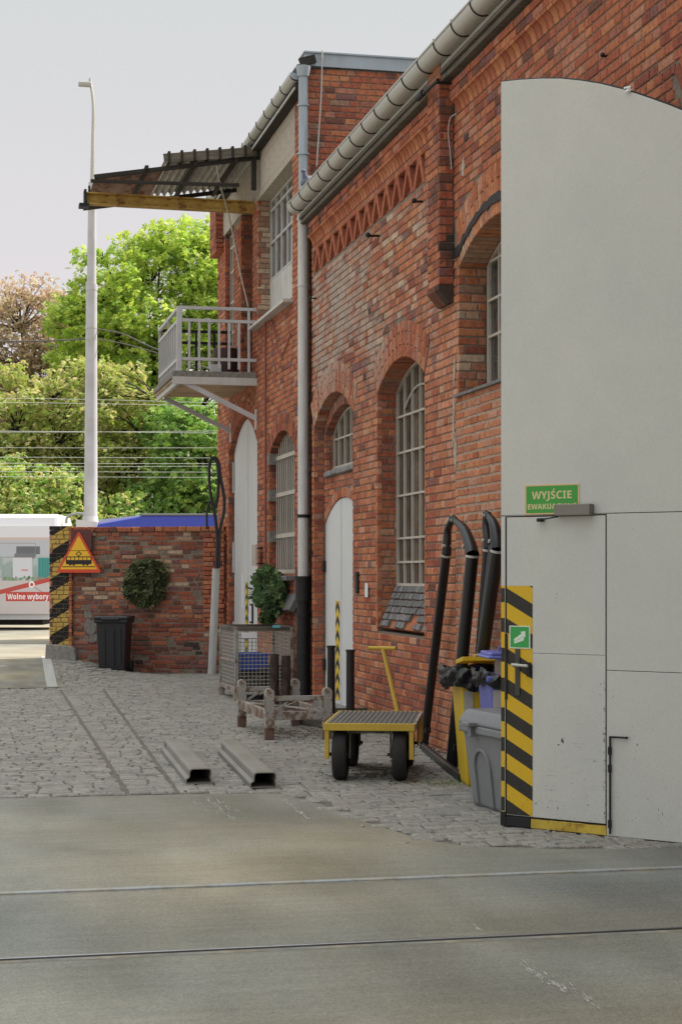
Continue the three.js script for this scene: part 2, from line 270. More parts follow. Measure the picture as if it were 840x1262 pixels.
// ---------------------------------------------------------------- brick hall (near building)
const hall = thing('brick_hall', 'long red brick tram hall with arched windows, zigzag frieze and eaves gutter', 'building', [W, 0, -15]);
{
  const S_END = 21.62, TOP = 6.04;
  const REC = [19.31, 21.5, -0.08, 3.45, 0.33], TALL = [16.21, 18.13, 1.02, 3.54, 0.26], NICHE = [12.95, 15.04, 3.2, 4.35, 0.25], GATE = [6.63, 9.95, -0.08, 4.35, 0.55];
  const hole = (a, e = 0.006) => { const p = archPts(a[0] - e, a[1] + e, a[2], a[3], a[4] + e); return new THREE.Path(p.map(q => new THREE.Vector2(...q))); };
  const FR = [16.2, 21.52, 5.37, 5.68];
  const sh = poly([[-12, -0.1], [S_END, -0.1], [S_END, TOP], [-12, TOP]]);
  sh.holes.push(hole(REC), hole(TALL), hole(NICHE), hole(GATE), new THREE.Path([[FR[0], FR[2]], [FR[1], FR[2]], [FR[1], FR[3]], [FR[0], FR[3]]].map(q => new THREE.Vector2(...q))));
  const wall = wmesh('wall', inWall(sh, W + 0.009, 0.34), m_mortar, hall);
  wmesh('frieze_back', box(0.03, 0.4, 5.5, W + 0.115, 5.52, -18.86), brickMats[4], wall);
  const B = new Bricks();
  const tone = (s, y) => {
    const n = fbm(s * 1.3 + 7, y * 1.6, 999, 3, 3), q = vnoise(s * 5, y * 7, 999, 8), r = R0();
    if (s < 15.2 && y > 4.75) return r < 0.05 + 0.2 * sst(.55, .7, n) ? T_DARK() : r < .2 ? 13 : T_RED();
    if (s < 15.75 && y < 4.1) return r < 0.9 ? T_ORANGE() : T_PALE();
    if (s < 15.9) return n > 0.56 && r < .6 ? T_DARK() : T_RED();
    if (y > 5.36) return T_RED();
    if (y > 3.9 && n > 0.40 && r < 0.30 + 1.5 * (n - 0.40)) return q > 0.3 ? T_LIME() : T_DARK();
    if (y > 3.6 && r < 0.22) return T_DARK();
    if (s > 15.7 && s < 18.6 && y > 2.3) return r < 0.35 ? T_ORANGE() : r < .7 ? T_PALE() : T_RED();
    if (s > 18.1 && s < 19.3 && y < 2.6) return r < 0.35 ? T_PALE() : T_RED();
    if (y < 0.75) return r < 0.3 + .3 * (n - .4) ? T_OLD() : T_RED();
    return r < 0.12 ? T_DARK() : r < 0.3 ? T_PALE() : T_RED();
  };
  const RT = 0.36, ringed = (s, y, a, t) => { const h = (a[1] - a[0]) / 2, c = (a[0] + a[1]) / 2, k = arc(h, a[4]), d = Math.hypot(s - c, y - (a[3] + k.off)); return y > a[3] - 0.02 && d > k.R - 0.02 && d < k.R + t && Math.abs(Math.asin((s - c) / d)) < k.al + 0.02; };
  const free = (s, y) => {
    for (const [a, t] of [[REC, RT], [TALL, RT], [NICHE, 0.45], [GATE, 0.5]]) { if (inArch(s, y, ...a) || ringed(s, y, a, t + 0.012)) return false; }
    if (s > FR[0] && s < FR[1] && y > FR[2] && y < FR[3]) return false;
    if (y > 5.72 && y < 5.87) return false;
    if (s > 15.2 && s < 15.6 && y > 4.1) return false;
    return true;
  };
  const U = V3(0, 0, 1);
  // main face, laid from the far end (u = 0 at s = S_END)
  B.courses({ O: V3(W, 0, -S_END), U, len: S_END - 8.9, y0: -0.06, y1: 5.72, ok: (u, y) => free(S_END - u, y) && !(S_END - u < 15.14 && y < 3.225), tone: (u, y) => tone(S_END - u, y), head: 0.62, d: 0.05 });
  // later infill below the niche: wide pale joints
  B.courses({ O: V3(W - .002, 0, -15.14), U, len: 6.2, y0: -0.06, y1: 3.22, ok: (u, y) => free(15.14 - u, y), tone: (u, y) => tone(15.14 - u, y), head: 0.8, d: 0.05, joint: 0.019 });
  wmesh('infill_mortar', inWall(poly([[9.96, -.06], [15.15, -.06], [15.15, 3.225], [9.96, 3.225]]), W + .0055, .0032), S([.66, .53, .42], { map: T_grain, bumpMap: T_grainB, bumpScale: .01, roughness: .95 }), wall);
  B.courses({ O: V3(W - 0.05, 0, -S_END), U, len: S_END - 8.9, y0: 5.87, y1: 6.03, ok: (u) => !(S_END - u > 15.18 && S_END - u < 15.62), tone: () => R0() < .25 ? T_DARK() : T_RED(), d: 0.06, head: 1 });
  const ringTone = (s, y) => R0() < 0.82 ? T_RED() : T_PALE();
  B.ring({ x: W, s: (REC[0] + REC[1]) / 2, ys: REC[3], a: (REC[1] - REC[0]) / 2, rise: REC[4], t: RT, din: 0.13, tone: (s, y) => R0() < .35 ? T_LIME() : T_RED() });
  B.ring({ x: W - 0.004, s: (TALL[0] + TALL[1]) / 2, ys: TALL[3], a: (TALL[1] - TALL[0]) / 2, rise: TALL[4], t: RT, din: 0.24, tone: (s, y) => s < 16.1 ? T_DARK() : ringTone(s, y) });
  B.ring({ x: W - 0.004, s: (NICHE[0] + NICHE[1]) / 2, ys: NICHE[3] + .17, a: (NICHE[1] - NICHE[0]) / 2, rise: NICHE[4], t: 0.27, din: 0.06, tone: () => T_PALE() });
  B.ring({ x: W - 0.004, s: (GATE[0] + GATE[1]) / 2, ys: GATE[3], a: (GATE[1] - GATE[0]) / 2, rise: GATE[4], t: 0.49, din: 0.3, tone: () => T_RED() });
  B.ring({ x: W - 0.002, s: (NICHE[0] + NICHE[1]) / 2, ys: NICHE[3], a: (NICHE[1] - NICHE[0]) / 2, rise: NICHE[4], t: 0.118, din: 0.27, tone: () => pick([6, 13, 14, 9]) });
  // jambs, far (seen) and near
  const jamb = (a, y0, y1, dep, tn, x0 = W) => {
    B.courses({ O: V3(x0, 0, -a[1]), U: V3(1, 0, 0), len: dep, y0, y1, tone: tn, head: 0.5, d: 0.05 });
    B.courses({ O: V3(x0 + dep, 0, -a[0]), U: V3(-1, 0, 0), len: dep, y0, y1, tone: tn, head: 0.5, d: 0.05 });
  };
  jamb(REC, -0.06, 3.45, 0.13, () => R0() < .5 ? T_OLD() : T_RED());
  jamb(TALL, 1.05, 3.54, 0.24, (u, y) => y < 2.5 ? T_PALE() : R0() < .5 ? T_OLD() : T_RED());
  jamb(NICHE, 3.2, 4.35, 0.26, () => R0() < .3 ? T_OLD() : R0() < .5 ? T_LIME() : T_PALE());
  jamb(GATE, -0.06, 4.42, 0.3, () => T_RED());
  // recessed panel of the door: brick between door head and upper light
  const PX = W + 0.13, DOOR = [19.36, 21.48, -0.02, 2.25, 0.29], LIGHT = [19.44, 21.42, 2.9, 3.36, 0.28];
  const ps = poly([[19.28, -0.05], [21.53, -0.05], [21.53, 3.79], [19.28, 3.79]]); ps.holes.push(hole(DOOR), hole(LIGHT));
  wmesh('recess_panel', inWall(ps, PX + 0.009, 0.2), m_mortar, wall);
  B.courses({ O: V3(PX, 0, -21.5), U, len: 2.19, y0: 2.2, y1: 3.82, ok: (u, y) => { const s = 21.5 - u; return !inArch(s, y, ...DOOR) && !inArch(s, y, ...LIGHT) && !ringed(s, y, LIGHT, 0.12) && !ringed(s, y, DOOR, 0.13) && inArch(s, y, ...REC); }, tone: () => R0() < .4 ? T_PALE() : T_RED(), d: 0.05 });
  B.ring({ x: PX - 0.002, s: 20.43, ys: LIGHT[3], a: 0.99, rise: LIGHT[4], t: 0.118, din: 0.12, tone: () => T_OLD() });
  B.ring({ x: PX - 0.002, s: 20.42, ys: DOOR[3], a: 1.06, rise: DOOR[4], t: 0.118, din: 0.06, tone: () => T_PALE() });
  jamb(LIGHT, 2.9, 3.36, 0.12, () => T_OLD(), PX);
  // hanging pilaster with stepped foot
  const PXX = W - 0.135, pil = wmesh('pilaster', box(0.13, 2.0, 0.375, PXX + 0.075, 5.22, -15.4), m_mortarDark, hall);
  B.courses({ O: V3(PXX, 0, -15.6), U, len: 0.4, y0: 4.22, y1: 6.28, tone: (u, y) => y > 4.9 && y < 5.2 ? T_DARK() : R0() < .15 ? T_DARK() : T_RED(), head: 1, d: 0.06 });
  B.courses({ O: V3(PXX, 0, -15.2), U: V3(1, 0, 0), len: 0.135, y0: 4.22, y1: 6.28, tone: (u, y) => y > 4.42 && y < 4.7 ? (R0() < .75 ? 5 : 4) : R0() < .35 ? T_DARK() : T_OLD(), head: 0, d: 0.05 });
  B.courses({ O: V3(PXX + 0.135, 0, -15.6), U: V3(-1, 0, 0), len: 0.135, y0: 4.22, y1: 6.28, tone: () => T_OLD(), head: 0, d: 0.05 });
  const foot = new THREE.Shape([[0, 0], [0.134, 0], [0.134, -0.15], [0.1, -0.15], [0, -0.035]].map(p => new THREE.Vector2(...p)));
  for (let i = 0; i < 3; i++) wmesh('foot_brick', new THREE.ExtrudeGeometry(foot, { depth: 0.125, bevelEnabled: true, bevelSize: 0.004, bevelThickness: 0.004, bevelSegments: 1 }).translate(PXX, 4.215, -15.6 + 0.004 + i * 0.136), brickMats[i === 2 ? 5 : 4], pil);
  wmesh('pilaster_cap', box(0.22, 0.03, 0.5, PXX + 0.08, 6.3, -15.4), m_zinc, pil);
  // stain of tar where the old canopy joined
  const tarPts = [[15.2, 4.52]]; for (let i = 0; i <= 24; i++) { const s = 15.2 - i * 0.08, c = 14.0, k = arc(1.05, 0.25); tarPts.push([s, 4.49 + k.top(Math.min(1.04, Math.abs(s - c))) + rnd(0.0, 0.05)]); }
  for (let i = 24; i >= 0; i--) { const s = 15.2 - i * 0.08, k = arc(1.05, 0.25); tarPts.push([s, 4.46 + k.top(Math.min(1.04, Math.abs(s - 14))) - rnd(0, 0.03)]); }
  wmesh('tar_strip', inWall(poly(tarPts), W - 0.013, 0.016), m_tar, wall);
  limeAt = (x, y, z) => { const s = -z; if (s < 15.7 || s > 21.6 || y < 2.6 || y > 5.4) return 0; const m = fbm(s * 1.1 + 3, y * 1.5 + 1, 999, 44, 3), f = vnoise(s * 26, y * 26, 999, 47), e = sst(3.4, 4.2, y) * .85 + .12; return sst(.40, .66, m * .6 + f * .45) * e; };
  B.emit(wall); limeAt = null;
  // egg-and-dart row of rounded moulding bricks
  const prof = new THREE.Shape(); prof.moveTo(0.02, 0); prof.lineTo(0, 0); for (let i = 0; i <= 6; i++) { const t = i / 6 * Math.PI / 2; prof.lineTo(-0.055 * (1 - Math.cos(t)), 0.01 + 0.1 * Math.sin(t)); } prof.lineTo(-0.06, 0.135); prof.lineTo(0.02, 0.135); prof.closePath();
  const mg = new THREE.ExtrudeGeometry(prof, { depth: 0.118, bevelEnabled: false });
  for (let s = 21.6, i = 0; s > 9.0; s -= 0.13) if (s > 15.62 || s < 15.18) { const m = mesh(i++ ? `moulding_brick_${String(i).padStart(3, '0')}` : 'moulding_brick', mg, brickMats[pick([0, 2, 9, 0, 1])], wall); m.position.set(W, 5.725, -s + 15); m.position.x -= W; }
  // frieze tiles: an inverted V over a trefoil
  const nT = 12, tw = (FR[1] - FR[0]) / nT, th = FR[3] - FR[2];
  const vsh = poly([[0, 0], [0.075, 0], [tw / 2, th - 0.085], [tw - 0.075, 0], [tw, 0], [tw, 0.02], [tw / 2 + 0.045, th], [tw / 2 - 0.045, th], [0, 0.02]]);
  const tre = poly([[0.06, 0.0], [tw - 0.06, 0], [tw / 2, th - 0.07]]);
  for (const [cx, cy] of [[tw * 0.36, 0.075], [tw * 0.64, 0.075], [tw * 0.5, 0.135]]) { const h = new THREE.Path(); h.absarc(cx, cy, 0.028, 0, Math.PI * 2); tre.holes.push(h); }
  const vg = inWall(vsh, 0, 0.07), tg = inWall(tre, 0.035, 0.03);
  for (let i = 0; i < nT; i++) {
    const m = mesh(i ? `frieze_tile_${String(i).padStart(3, '0')}` : 'frieze_tile', vg, brickMats[pick([2, 2, 0, 1])], wall), t = mesh(i ? `frieze_trefoil_${String(i).padStart(3, '0')}` : 'frieze_trefoil', tg, brickMats[3], wall);
    for (const q of [m, t]) q.position.set(0.0 + (q === m ? 0.002 : 0), FR[2], -(FR[0] + i * tw) + 15);
  }
  // ---- windows and door
  lattice(hall, 'window', 'arched upper light above the pale door', W + 0.25, [19.45, 21.42], 2.93, 3.36, 0.27, [21.13, 20.79, 20.45, 20.11, 19.77], [3.29], m_frameBeige, m_pane, { arch: true });
  const tw2 = lattice(hall, 'window_001', 'tall arched steel window with small dusty panes', W + 0.225, [16.22, 18.12], 1.5, 3.54, 0.25, [17.8, 17.48, 17.16, 16.84, 16.52], [1.75, 2.0, 2.45, 2.9, 3.28], m_frameBeige, m_pane, { arch: true });
  wmesh('glazing_bar', tube(Array.from({ length: 9 }, (_, i) => { const s = 17.8 - 1.28 * i / 8; return V3(W + .215, 3.34 + arc(.64, .2).top(s - 17.16), -s); }), .012, 30, 6), m_frameBeige, tw2);
  lattice(hall, 'window_002', 'arched window in the niche beside the gate', W + 0.255, [13.0, 14.95], 3.28, 4.35, 0.23, [14.62, 14.3, 13.98, 13.66, 13.34], [3.72, 4.04, 4.38], m_frameBeige, m_paneClear, { arch: true });
  wmesh('niche_sill', bar(V3(W + 0.1, 3.205, -12.95), V3(W + 0.1, 3.205, -15.06), 0.28, 0.025), m_slate, hall);
  // sloping brick sill of the tall window: six stepped courses of weathered slabs
  const sill = new THREE.Group(); sill.name = 'window_sill'; hall.add(sill);
  {
    const A = V3(W + .205, 1.505, 0), Bq = V3(W + .012, 1.075, 0), dd = Bq.clone().sub(A), n6 = 6, st = dd.length() / n6, dv = dd.clone().normalize(), nv = V3(dv.y, -dv.x, 0), bas = new THREE.Matrix4().makeBasis(dv, nv, V3(0, 0, -1));
    for (let r = 0; r < n6; r++) for (let c = 0; c < 15; c++) {
      if (r === 5 && [3, 4, 8, 9, 10, 13].includes(c)) continue; if (r === 4 && [9, 10].includes(c)) continue;
      const g = rbox(st - .011, .05, .115, 0, 0, 0, .008, 1).applyMatrix4(bas), q = A.clone().addScaledVector(dv, (r + .5) * st + rnd(-.004, .004)).addScaledVector(nv, -.02 + rnd(-.007, .007)); g.rotateX(rnd(-.03, .03)).translate(q.x, q.y, -(18.115 - (c + .5) * .1267));
      wmesh('sill_brick', g, R0() < (r > 3 ? .6 : .22) ? m_slateLight : m_slate, sill);
    }
    wmesh('sill_bed', metric(new THREE.BoxGeometry(st * 6, .05, 1.9)).applyMatrix4(bas).translate((A.x + Bq.x) / 2 - nv.x * .05, (A.y + Bq.y) / 2 - nv.y * .05, -17.17), brickMats[0], sill);
  }
  const ls = new THREE.Group(); ls.name = 'window_sill'; hall.add(ls);
  for (let c = 0; c < 8; c++) wmesh('sill_brick', rbox(0.17, 0.07, 0.235, W + 0.17 + rnd(-.01, .01), 2.86 + rnd(-.006, .006), -19.5 - c * 0.247, 0.02), m_slateLight, ls);
  const dr = new THREE.Group(); dr.name = 'door'; dr.userData.label = 'pale grey double door with rounded head'; hall.add(dr);
  const leafS = (a, b) => { const p = archPts(DOOR[0], DOOR[1], 0.06, DOOR[3], DOOR[4] - .005, 24).filter((q, i) => i > 1 && q[0] >= a && q[0] <= b), k = arc((DOOR[1] - DOOR[0]) / 2, DOOR[4] - .005), e = s => [s, DOOR[3] + k.top(s - 20.42)]; return poly([[a, 0.06], [b, 0.06], e(b), ...p, e(a)]); };
  wmesh('door_leaf', inWall(leafS(20.575, DOOR[1] - 0.004), PX + 0.015, 0.04), m_doorPaint, dr);
  wmesh('door_leaf', inWall(leafS(DOOR[0] + 0.004, 20.567), PX + 0.02, 0.04), m_doorPaint, dr);
  wmesh('threshold', box(0.3, 0.09, 2.2, PX + 0.02, 0.015, -20.4), m_concrete, dr);
  for (const y of [0.5, 1.72]) wmesh('hinge', box(0.03, 0.14, 0.05, PX - 0.005, y, -21.46), m_iron, dr);
  chevron(dr, PX + 0.012, 20.76, 0.10, 1.3, 0.22);
  for (const [px, py, w, h] of [[571, 205, .1, .2], [560, 100, .12, .16], [556, 640, .14, .1], [559, 520, .07, .5], [561, 560, .09, .35], [560, 455, .06, .3], [549, 655, .1, .08]]) { const c = onX(px, py, W), p = []; for (let i = 0; i < 18; i++) { const a = i / 18 * 6.283, r = rnd(.45, 1.15); p.push([-c.z + Math.cos(a) * w / 2 * r, c.y + Math.sin(a) * h / 2 * r]); } wmesh('plaster_scar', inWall(poly(p), W - .007, .012), m_plaster, wall); }
  wmesh('paper_notice', box(0.004, 0.15, 0.13, W - 0.016, 1.45, -18.56), m_white, hall);
  wmesh('meter_plate', rbox(0.03, 0.24, 0.1, W - 0.012, 1.53, -19.03, 0.008), m_iron, hall);
  // iron anchors and hooks
  const hook = (s, y, l, r = 0.022) => { const h = wmesh('wall_anchor', merge([rod(V3(W + 0.05, y, -s), V3(W - l, y - 0.01, -s), r * 0.6, r * 0.6, 8), new THREE.SphereGeometry(r * 1.3, 10, 8).translate(W - l, y, -s)]), m_iron, hall); return h; };
  hook(18.04, 5.2, 0.12); hook(16.29, 5.2, 0.08, 0.02); hook(21.35, 5.05, 0.07, .015); hook(11.41, 5.19, 0.03, 0.013);
  wmesh('iron_bracket', merge([rod(V3(PXX - 0.06, 6.02, -15.72), V3(PXX - 0.06, 6.0, -15.02), 0.017, 0.017, 8), rod(V3(PXX - 0.06, 6.02, -15.72), V3(PXX - 0.06, 6.02, -15.52), 0.03, 0.03, 8), rod(V3(PXX + .1, 6.0, -15.1), V3(PXX - 0.06, 6.0, -15.1), 0.014, 0.014, 8)]), m_iron, hall);
  wmesh('loose_cable', tube([V3(W - 0.02, 5.72, -15.05), V3(W - 0.05, 5.7, -15.12), V3(W - 0.06, 5.6, -15.17), V3(W - 0.04, 5.4, -15.17), V3(W - .03, 5.25, -15.17)], 0.0045, 20, 6), m_frameWhite, hall);
  // eaves: weathered boards, flashing, half-round gutter on hooks, roof
  const ea = new THREE.Group(); ea.name = 'eaves'; hall.add(ea);
  const run = (name, x, y, w, h, m, par = ea) => { for (let s = -11.9; s < 21.8; s += 3.37) wmesh(name, rbox(w, h, 3.362, x + rnd(-.004, .004), y + rnd(-.003, .003), -(s + 1.685), 0.006, 1), m, par); };
  run('eaves_board', W - 0.06, 6.068, 0.1, 0.05, m_oldWood); run('eaves_board', W - 0.085, 6.118, 0.1, 0.035, m_oldWood); run('soffit_board', W + 0.02, 6.17, 0.16, 0.06, m_oldWood); run('flashing', W - 0.118, 6.168, 0.012, 0.035, m_zinc);
  const gx = W - 0.17, gy0 = onX(483, 124, gx).y, gr = 0.105;
  wmesh('soffit_sheet', bar(V3(W - 0.115, 6.185, 5), V3(gx + 0.06, gy0 - 0.02, 5), 33.8, 0.006, V3(-1, -1, 0)).translate(0, 0, -10), m_zinc, ea);
  const gut = wmesh('gutter', new THREE.CylinderGeometry(gr, gr, 33.7, 20, 12, true, Math.PI * .98, Math.PI * 1.04).rotateZ(Math.PI / 2).rotateY(Math.PI / 2).translate(gx, gy0, -5.0), m_zinc, hall); gut.material.side = THREE.DoubleSide;
  for (let i = 0, s = 21.6; s > 11; s -= 0.56, i++) { const t = new THREE.TorusGeometry(gr + 0.004, 0.007, 6, 20, Math.PI * 1.15).rotateZ(Math.PI * .92).translate(gx, gy0, -s); wmesh('gutter_hook', t, m_iron, gut); }
  wmesh('gutter_bead', rod(V3(gx - gr, gy0 + 0.005, 11.8), V3(gx - gr, gy0 + 0.005, -21.85), 0.012, 0.012, 8), m_zinc, gut);
  const roof = wmesh('roof', bar(V3(gx + 0.05, gy0 + 0.12, -5), V3(W + 7.2, 8.0, -5), 33.8, 0.06, V3(-1, 3, 0)), m_roofFelt, hall);
  wmesh('roof_slope', bar(V3(W + 7.2, 8.0, -5), V3(W + 14.2, 6.3, -5), 33.8, 0.06, V3(1, 3, 0)), m_roofFelt, roof);
  wmesh('rear_wall', box(0.3, 6.3, 33.9, W + 14, 3.1, -5), m_mortar, hall); wmesh('end_wall', box(14, 7.2, 0.3, W + 7.2, 3.5, 11.95), m_mortar, hall); wmesh('party_wall', box(14, 6.1, 0.3, W + 7.4, 3.0, -21.78), m_mortarDark, hall);
}
// ---------------------------------------------------------------- two-storey annex (far building)
const annex = thing('brick_annex', 'two storey red brick annex with balcony, hoist canopy and barred window', 'building', [W, 0, -26]);
{
  const A0 = 21.97, A1 = 29.74, TOP = 8.1, U = V3(0, 0, 1);
  const BARW = [22.76, 24.7, 1.62, 3.3, 0.29], DR = [25.7, 28.48, -0.08, 3.58, 0.48], UP = [22.95, 25.65, 5.28, 7.15], BW1 = [26.12, 27.21, 4.64, 7.25], BW2 = [27.95, 28.85, 4.64, 7.25];
  const hole = (a, e = 0.006) => new THREE.Path((a.length > 4 ? archPts(a[0] - e, a[1] + e, a[2], a[3], a[4] + e) : [[a[0] - e, a[2]], [a[1] + e, a[2]], [a[1] + e, a[3]], [a[0] - e, a[3]]]).map(q => new THREE.Vector2(...q)));
  const sh = poly([[A0 + .04, -0.1], [A1, -0.1], [A1, TOP], [A0 + .04, TOP]]); for (const a of [BARW, DR, UP, BW1, BW2]) sh.holes.push(hole(a));
  const wall = wmesh('wall', inWall(sh, W + 0.009, 0.34), m_mortar, annex);
  const B = new Bricks(), isIn = (s, y, a) => a.length > 4 ? inArch(s, y, ...a) : s > a[0] && s < a[1] && y > a[2] && y < a[3];
  const ringed = (s, y, a, t) => { const h = (a[1] - a[0]) / 2, c = (a[0] + a[1]) / 2, k = arc(h, a[4]), d = Math.hypot(s - c, y - (a[3] + k.off)); return y > a[3] - 0.02 && d > k.R - 0.02 && d < k.R + t && Math.abs(Math.asin((s - c) / d)) < k.al + 0.02; };
  const free = (s, y) => { for (const a of [BARW, DR, UP, BW1, BW2]) if (isIn(s, y, a)) return false; if (ringed(s, y, BARW, 0.26) || ringed(s, y, DR, 0.26)) return false; if (y > 7.15 && y < 7.8 && s > 22.72) return false; return true; };
  const tone = (u, y) => { const r = R0(); return r < 0.2 ? T_PALE() : r < 0.32 ? T_OLD() : T_RED(); };
  B.courses({ O: V3(W, 0, -A1), U, len: A1 - A0, y0: -0.06, y1: 8.08, ok: (u, y) => free(A1 - u, y), tone, head: 0.4, d: 0.05 });
  B.ring({ x: W - 0.003, s: 23.73, ys: 3.3, a: 0.97, rise: 0.29, t: 0.25, din: 0.14, tone: T_OLD });
  B.ring({ x: W - 0.003, s: 27.09, ys: 3.58, a: 1.39, rise: 0.48, t: 0.25, din: 0.1, tone: T_OLD });
  const jamb = (a, y0, y1, dep, tn) => { B.courses({ O: V3(W, 0, -a[1]), U: V3(1, 0, 0), len: dep, y0, y1, tone: tn, head: 0.5, d: 0.05 }); B.courses({ O: V3(W + dep, 0, -a[0]), U: V3(-1, 0, 0), len: dep, y0, y1, tone: tn, head: 0.5, d: 0.05 }); };
  jamb(BARW, 1.62, 3.3, 0.14, T_OLD); jamb(DR, -0.05, 3.58, 0.1, T_OLD); jamb(BW1, 4.66, 7.25, 0.22, T_OLD); jamb(BW2, 4.66, 7.25, 0.22, T_OLD);
  // whitewashed jamb of the upper window
  B.courses({ O: V3(W, 0, -UP[1]), U: V3(1, 0, 0), len: 0.2, y0: 5.3, y1: 7.15, tone: () => pick([7, 14, 7, 11]), d: 0.05 });
  // end pier and its corbelled head
  B.courses({ O: V3(W - 0.13, 0, -A1 - 0.02), U, len: 0.7, y0: 7.0, y1: 8.05, tone: T_OLD, d: 0.12 });
  B.courses({ O: V3(W - 0.13, 0, -A1 + 0.68), U: V3(1, 0, 0), len: 0.13, y0: 7.0, y1: 8.05, tone: T_OLD, d: 0.05 });
  wmesh('pier_core', box(0.11, 1.04, 0.66, W - 0.07, 7.53, -A1 + 0.32), m_mortarDark, annex);
  // side gable above the hall's roof
  wmesh('gable_wall', box(9, 2.4, 0.3, W + 4.51, 6.89, -A0 - 0.16), m_mortar, annex);
  B.courses({ O: V3(W - 0.01, 0, -A0), U: V3(1, 0, 0), len: 3.2, y0: 5.9, y1: 8.08, tone: () => R0() < .45 ? T_OLD() : T_RED(), head: 0.9, d: 0.05 });
  B.emit(wall);
  wmesh('coping', merge([box(9.1, 0.165, 0.36, W + 4.53, 8.18, -A0 - 0.15), box(9.14, 0.02, 0.4, W + 4.53, 8.27, -A0 - 0.15)]), m_zincBlue, annex);
  wmesh('lintel_beam', box(0.34, 0.645, 3.9, W + 0.165, 7.472, -24.68), m_plaster, annex); wmesh('lintel_beam', box(0.34, 0.54, 3.1, W + 0.167, 7.525, -28.19), m_plaster, annex);
  wmesh('window_sill', merge([bar(V3(W + 0.02, 5.255, -22.9), V3(W + 0.02, 5.255, -25.72), 0.3, 0.04)]), m_frameWhite, annex);
  // barred window
  const bw = lattice(annex, 'window', 'arched window behind pale iron bars', W + 0.17, [22.78, 24.69], 1.64, 3.3, 0.28, [24.2, 23.7, 23.2], [2.2, 2.75], m_frameBeige, m_paneDark, { arch: true });
  const k = arc(0.95, 0.28);
  for (let s = 24.6; s > 22.8; s -= 0.16) wmesh('bar', rod(V3(W + 0.1, 1.62, -s), V3(W + 0.1, 3.28 + k.top(s - 23.735), -s), 0.011, 0.011, 6), m_frameBeige, bw);
  for (const y of [1.66, 2.16, 2.74, 3.26]) wmesh('cross_bar', box(0.012, 0.055, 1.93, W + 0.088, y, -23.735), m_frameBeige, bw);
  for (const y of [2.16, 2.74, 3.26]) wmesh('bar_socket', box(0.15, 0.16, 0.13, W + 0.06, y, -24.66), m_concrete, bw);
  const sl = new THREE.Group(); sl.name = 'window_sill'; annex.add(sl);
  for (let c = 0; c < 8; c++) wmesh('sill_brick', rbox(0.26, 0.07, 0.235, W + 0.02 + rnd(-.01, .01), 1.57 - 0.0, -22.9 - c * 0.247, 0.015).translate(0, 0, 0), m_slate, sl);
  for (let c = 0; c < 12; c++) wmesh('ledge_brick', new THREE.BoxGeometry(0.07, 0.24, 0.16).rotateZ(-0.5).translate(W - 0.06, 1.25 + rnd(-.01, .01), -22.45 - c * 0.168), m_slate, sl);
  // arched double door
  const dr = new THREE.Group(); dr.name = 'door'; dr.userData.label = 'tall pale grey arched double door'; annex.add(dr);
  const kd = arc(1.38, 0.47), leaf = (a, b) => { const p = [[a, 0.05], [b, 0.05]]; for (let i = 0; i <= 8; i++) { const s = b + (a - b) * i / 8; p.push([s, 3.58 + kd.top(s - 27.09)]); } return poly(p); };
  wmesh('door_leaf', inWall(leaf(27.09, 28.46), W + 0.09, 0.05), m_doorPaint, dr); wmesh('door_leaf', inWall(leaf(25.72, 27.08), W + 0.095, 0.05), m_doorPaint, dr);
  for (const y of [0.6, 1.9, 3.2]) wmesh('hinge', box(0.03, 0.5, 0.04, W + 0.07, y, -28.44), m_frameWhite, dr);
  chevron(dr, W + 0.085, 27.2, 0.35, 1.5, 0.24);
  for (const s of [27.6, 26.75]) wmesh('push_plate', box(0.006, 0.55, 0.13, W + 0.086, 1.35, -s), m_white, dr);
  wmesh('pull_handle', box(0.02, 0.3, 0.2, W + 0.08, 1.02, -26.7), m_iron, dr); wmesh('handle_plate', box(0.012, 0.24, 0.14, W + 0.068, 1.02, -26.7), m_white, dr);
  // upper window: boards below, panes above
  lattice(annex, 'window_001', 'wide upper window over white boarding', W + 0.2, [22.97, 25.63], 5.95, 7.14, 0, [25.2, 24.75, 24.3, 23.85, 23.4], [6.5, 6.98], m_frameWhite, m_paneClear, { bw: 0.03, tilt: 0.012 });
  const bo = new THREE.Group(); bo.name = 'boarding'; annex.add(bo);
  for (let i = 0; i < 6; i++) wmesh('board', rbox(0.025, 0.655, 0.437, W + 0.19 + rnd(-.003, .003), 5.615, -(23.2 + i * 0.443), 0.004, 1), m_frameWhite, bo);
  // balcony windows
  lattice(annex, 'window_002', 'tall steel lattice window above the balcony', W + 0.2, [26.13, 27.2], 4.66, 7.22, 0, [26.45, 26.8], [5.1, 5.6, 6.1, 6.6, 7.0], m_frameBeige, m_pane, { bw: 0.035 });
  lattice(annex, 'window_003', 'steel lattice window at the end of the balcony', W + 0.1, [27.97, 28.84], 4.66, 7.22, 0, [28.25, 28.55], [5.1, 5.6, 6.1, 6.6, 7.0], m_frameBeige, m_pane, { bw: 0.035 });
  // balcony
  const bal = new THREE.Group(); bal.name = 'balcony'; bal.userData.label = 'small balcony with white tube railing and slanted braces'; annex.add(bal);
  const X0 = 3.12, Z0 = -25.75, Z1 = -28.35, mR = S([.72, .73, .75], { map: T_paint, roughness: 0.5 });
  wmesh('slab', rbox(W - X0, 0.09, Z0 - Z1, (W + X0) / 2, 4.575, (Z0 + Z1) / 2, 0.01), m_concrete, bal);
  for (let i = 0; i < 9; i++) wmesh('deck_board', box((W - X0) * 0.97, 0.04, 0.27, (W + X0) / 2 + 0.01, 4.508, Z0 - 0.155 - i * 0.286), S([.98, .77, .54], { map: rep(T_wood, 1, 0.4), roughness: 0.9 }), bal);
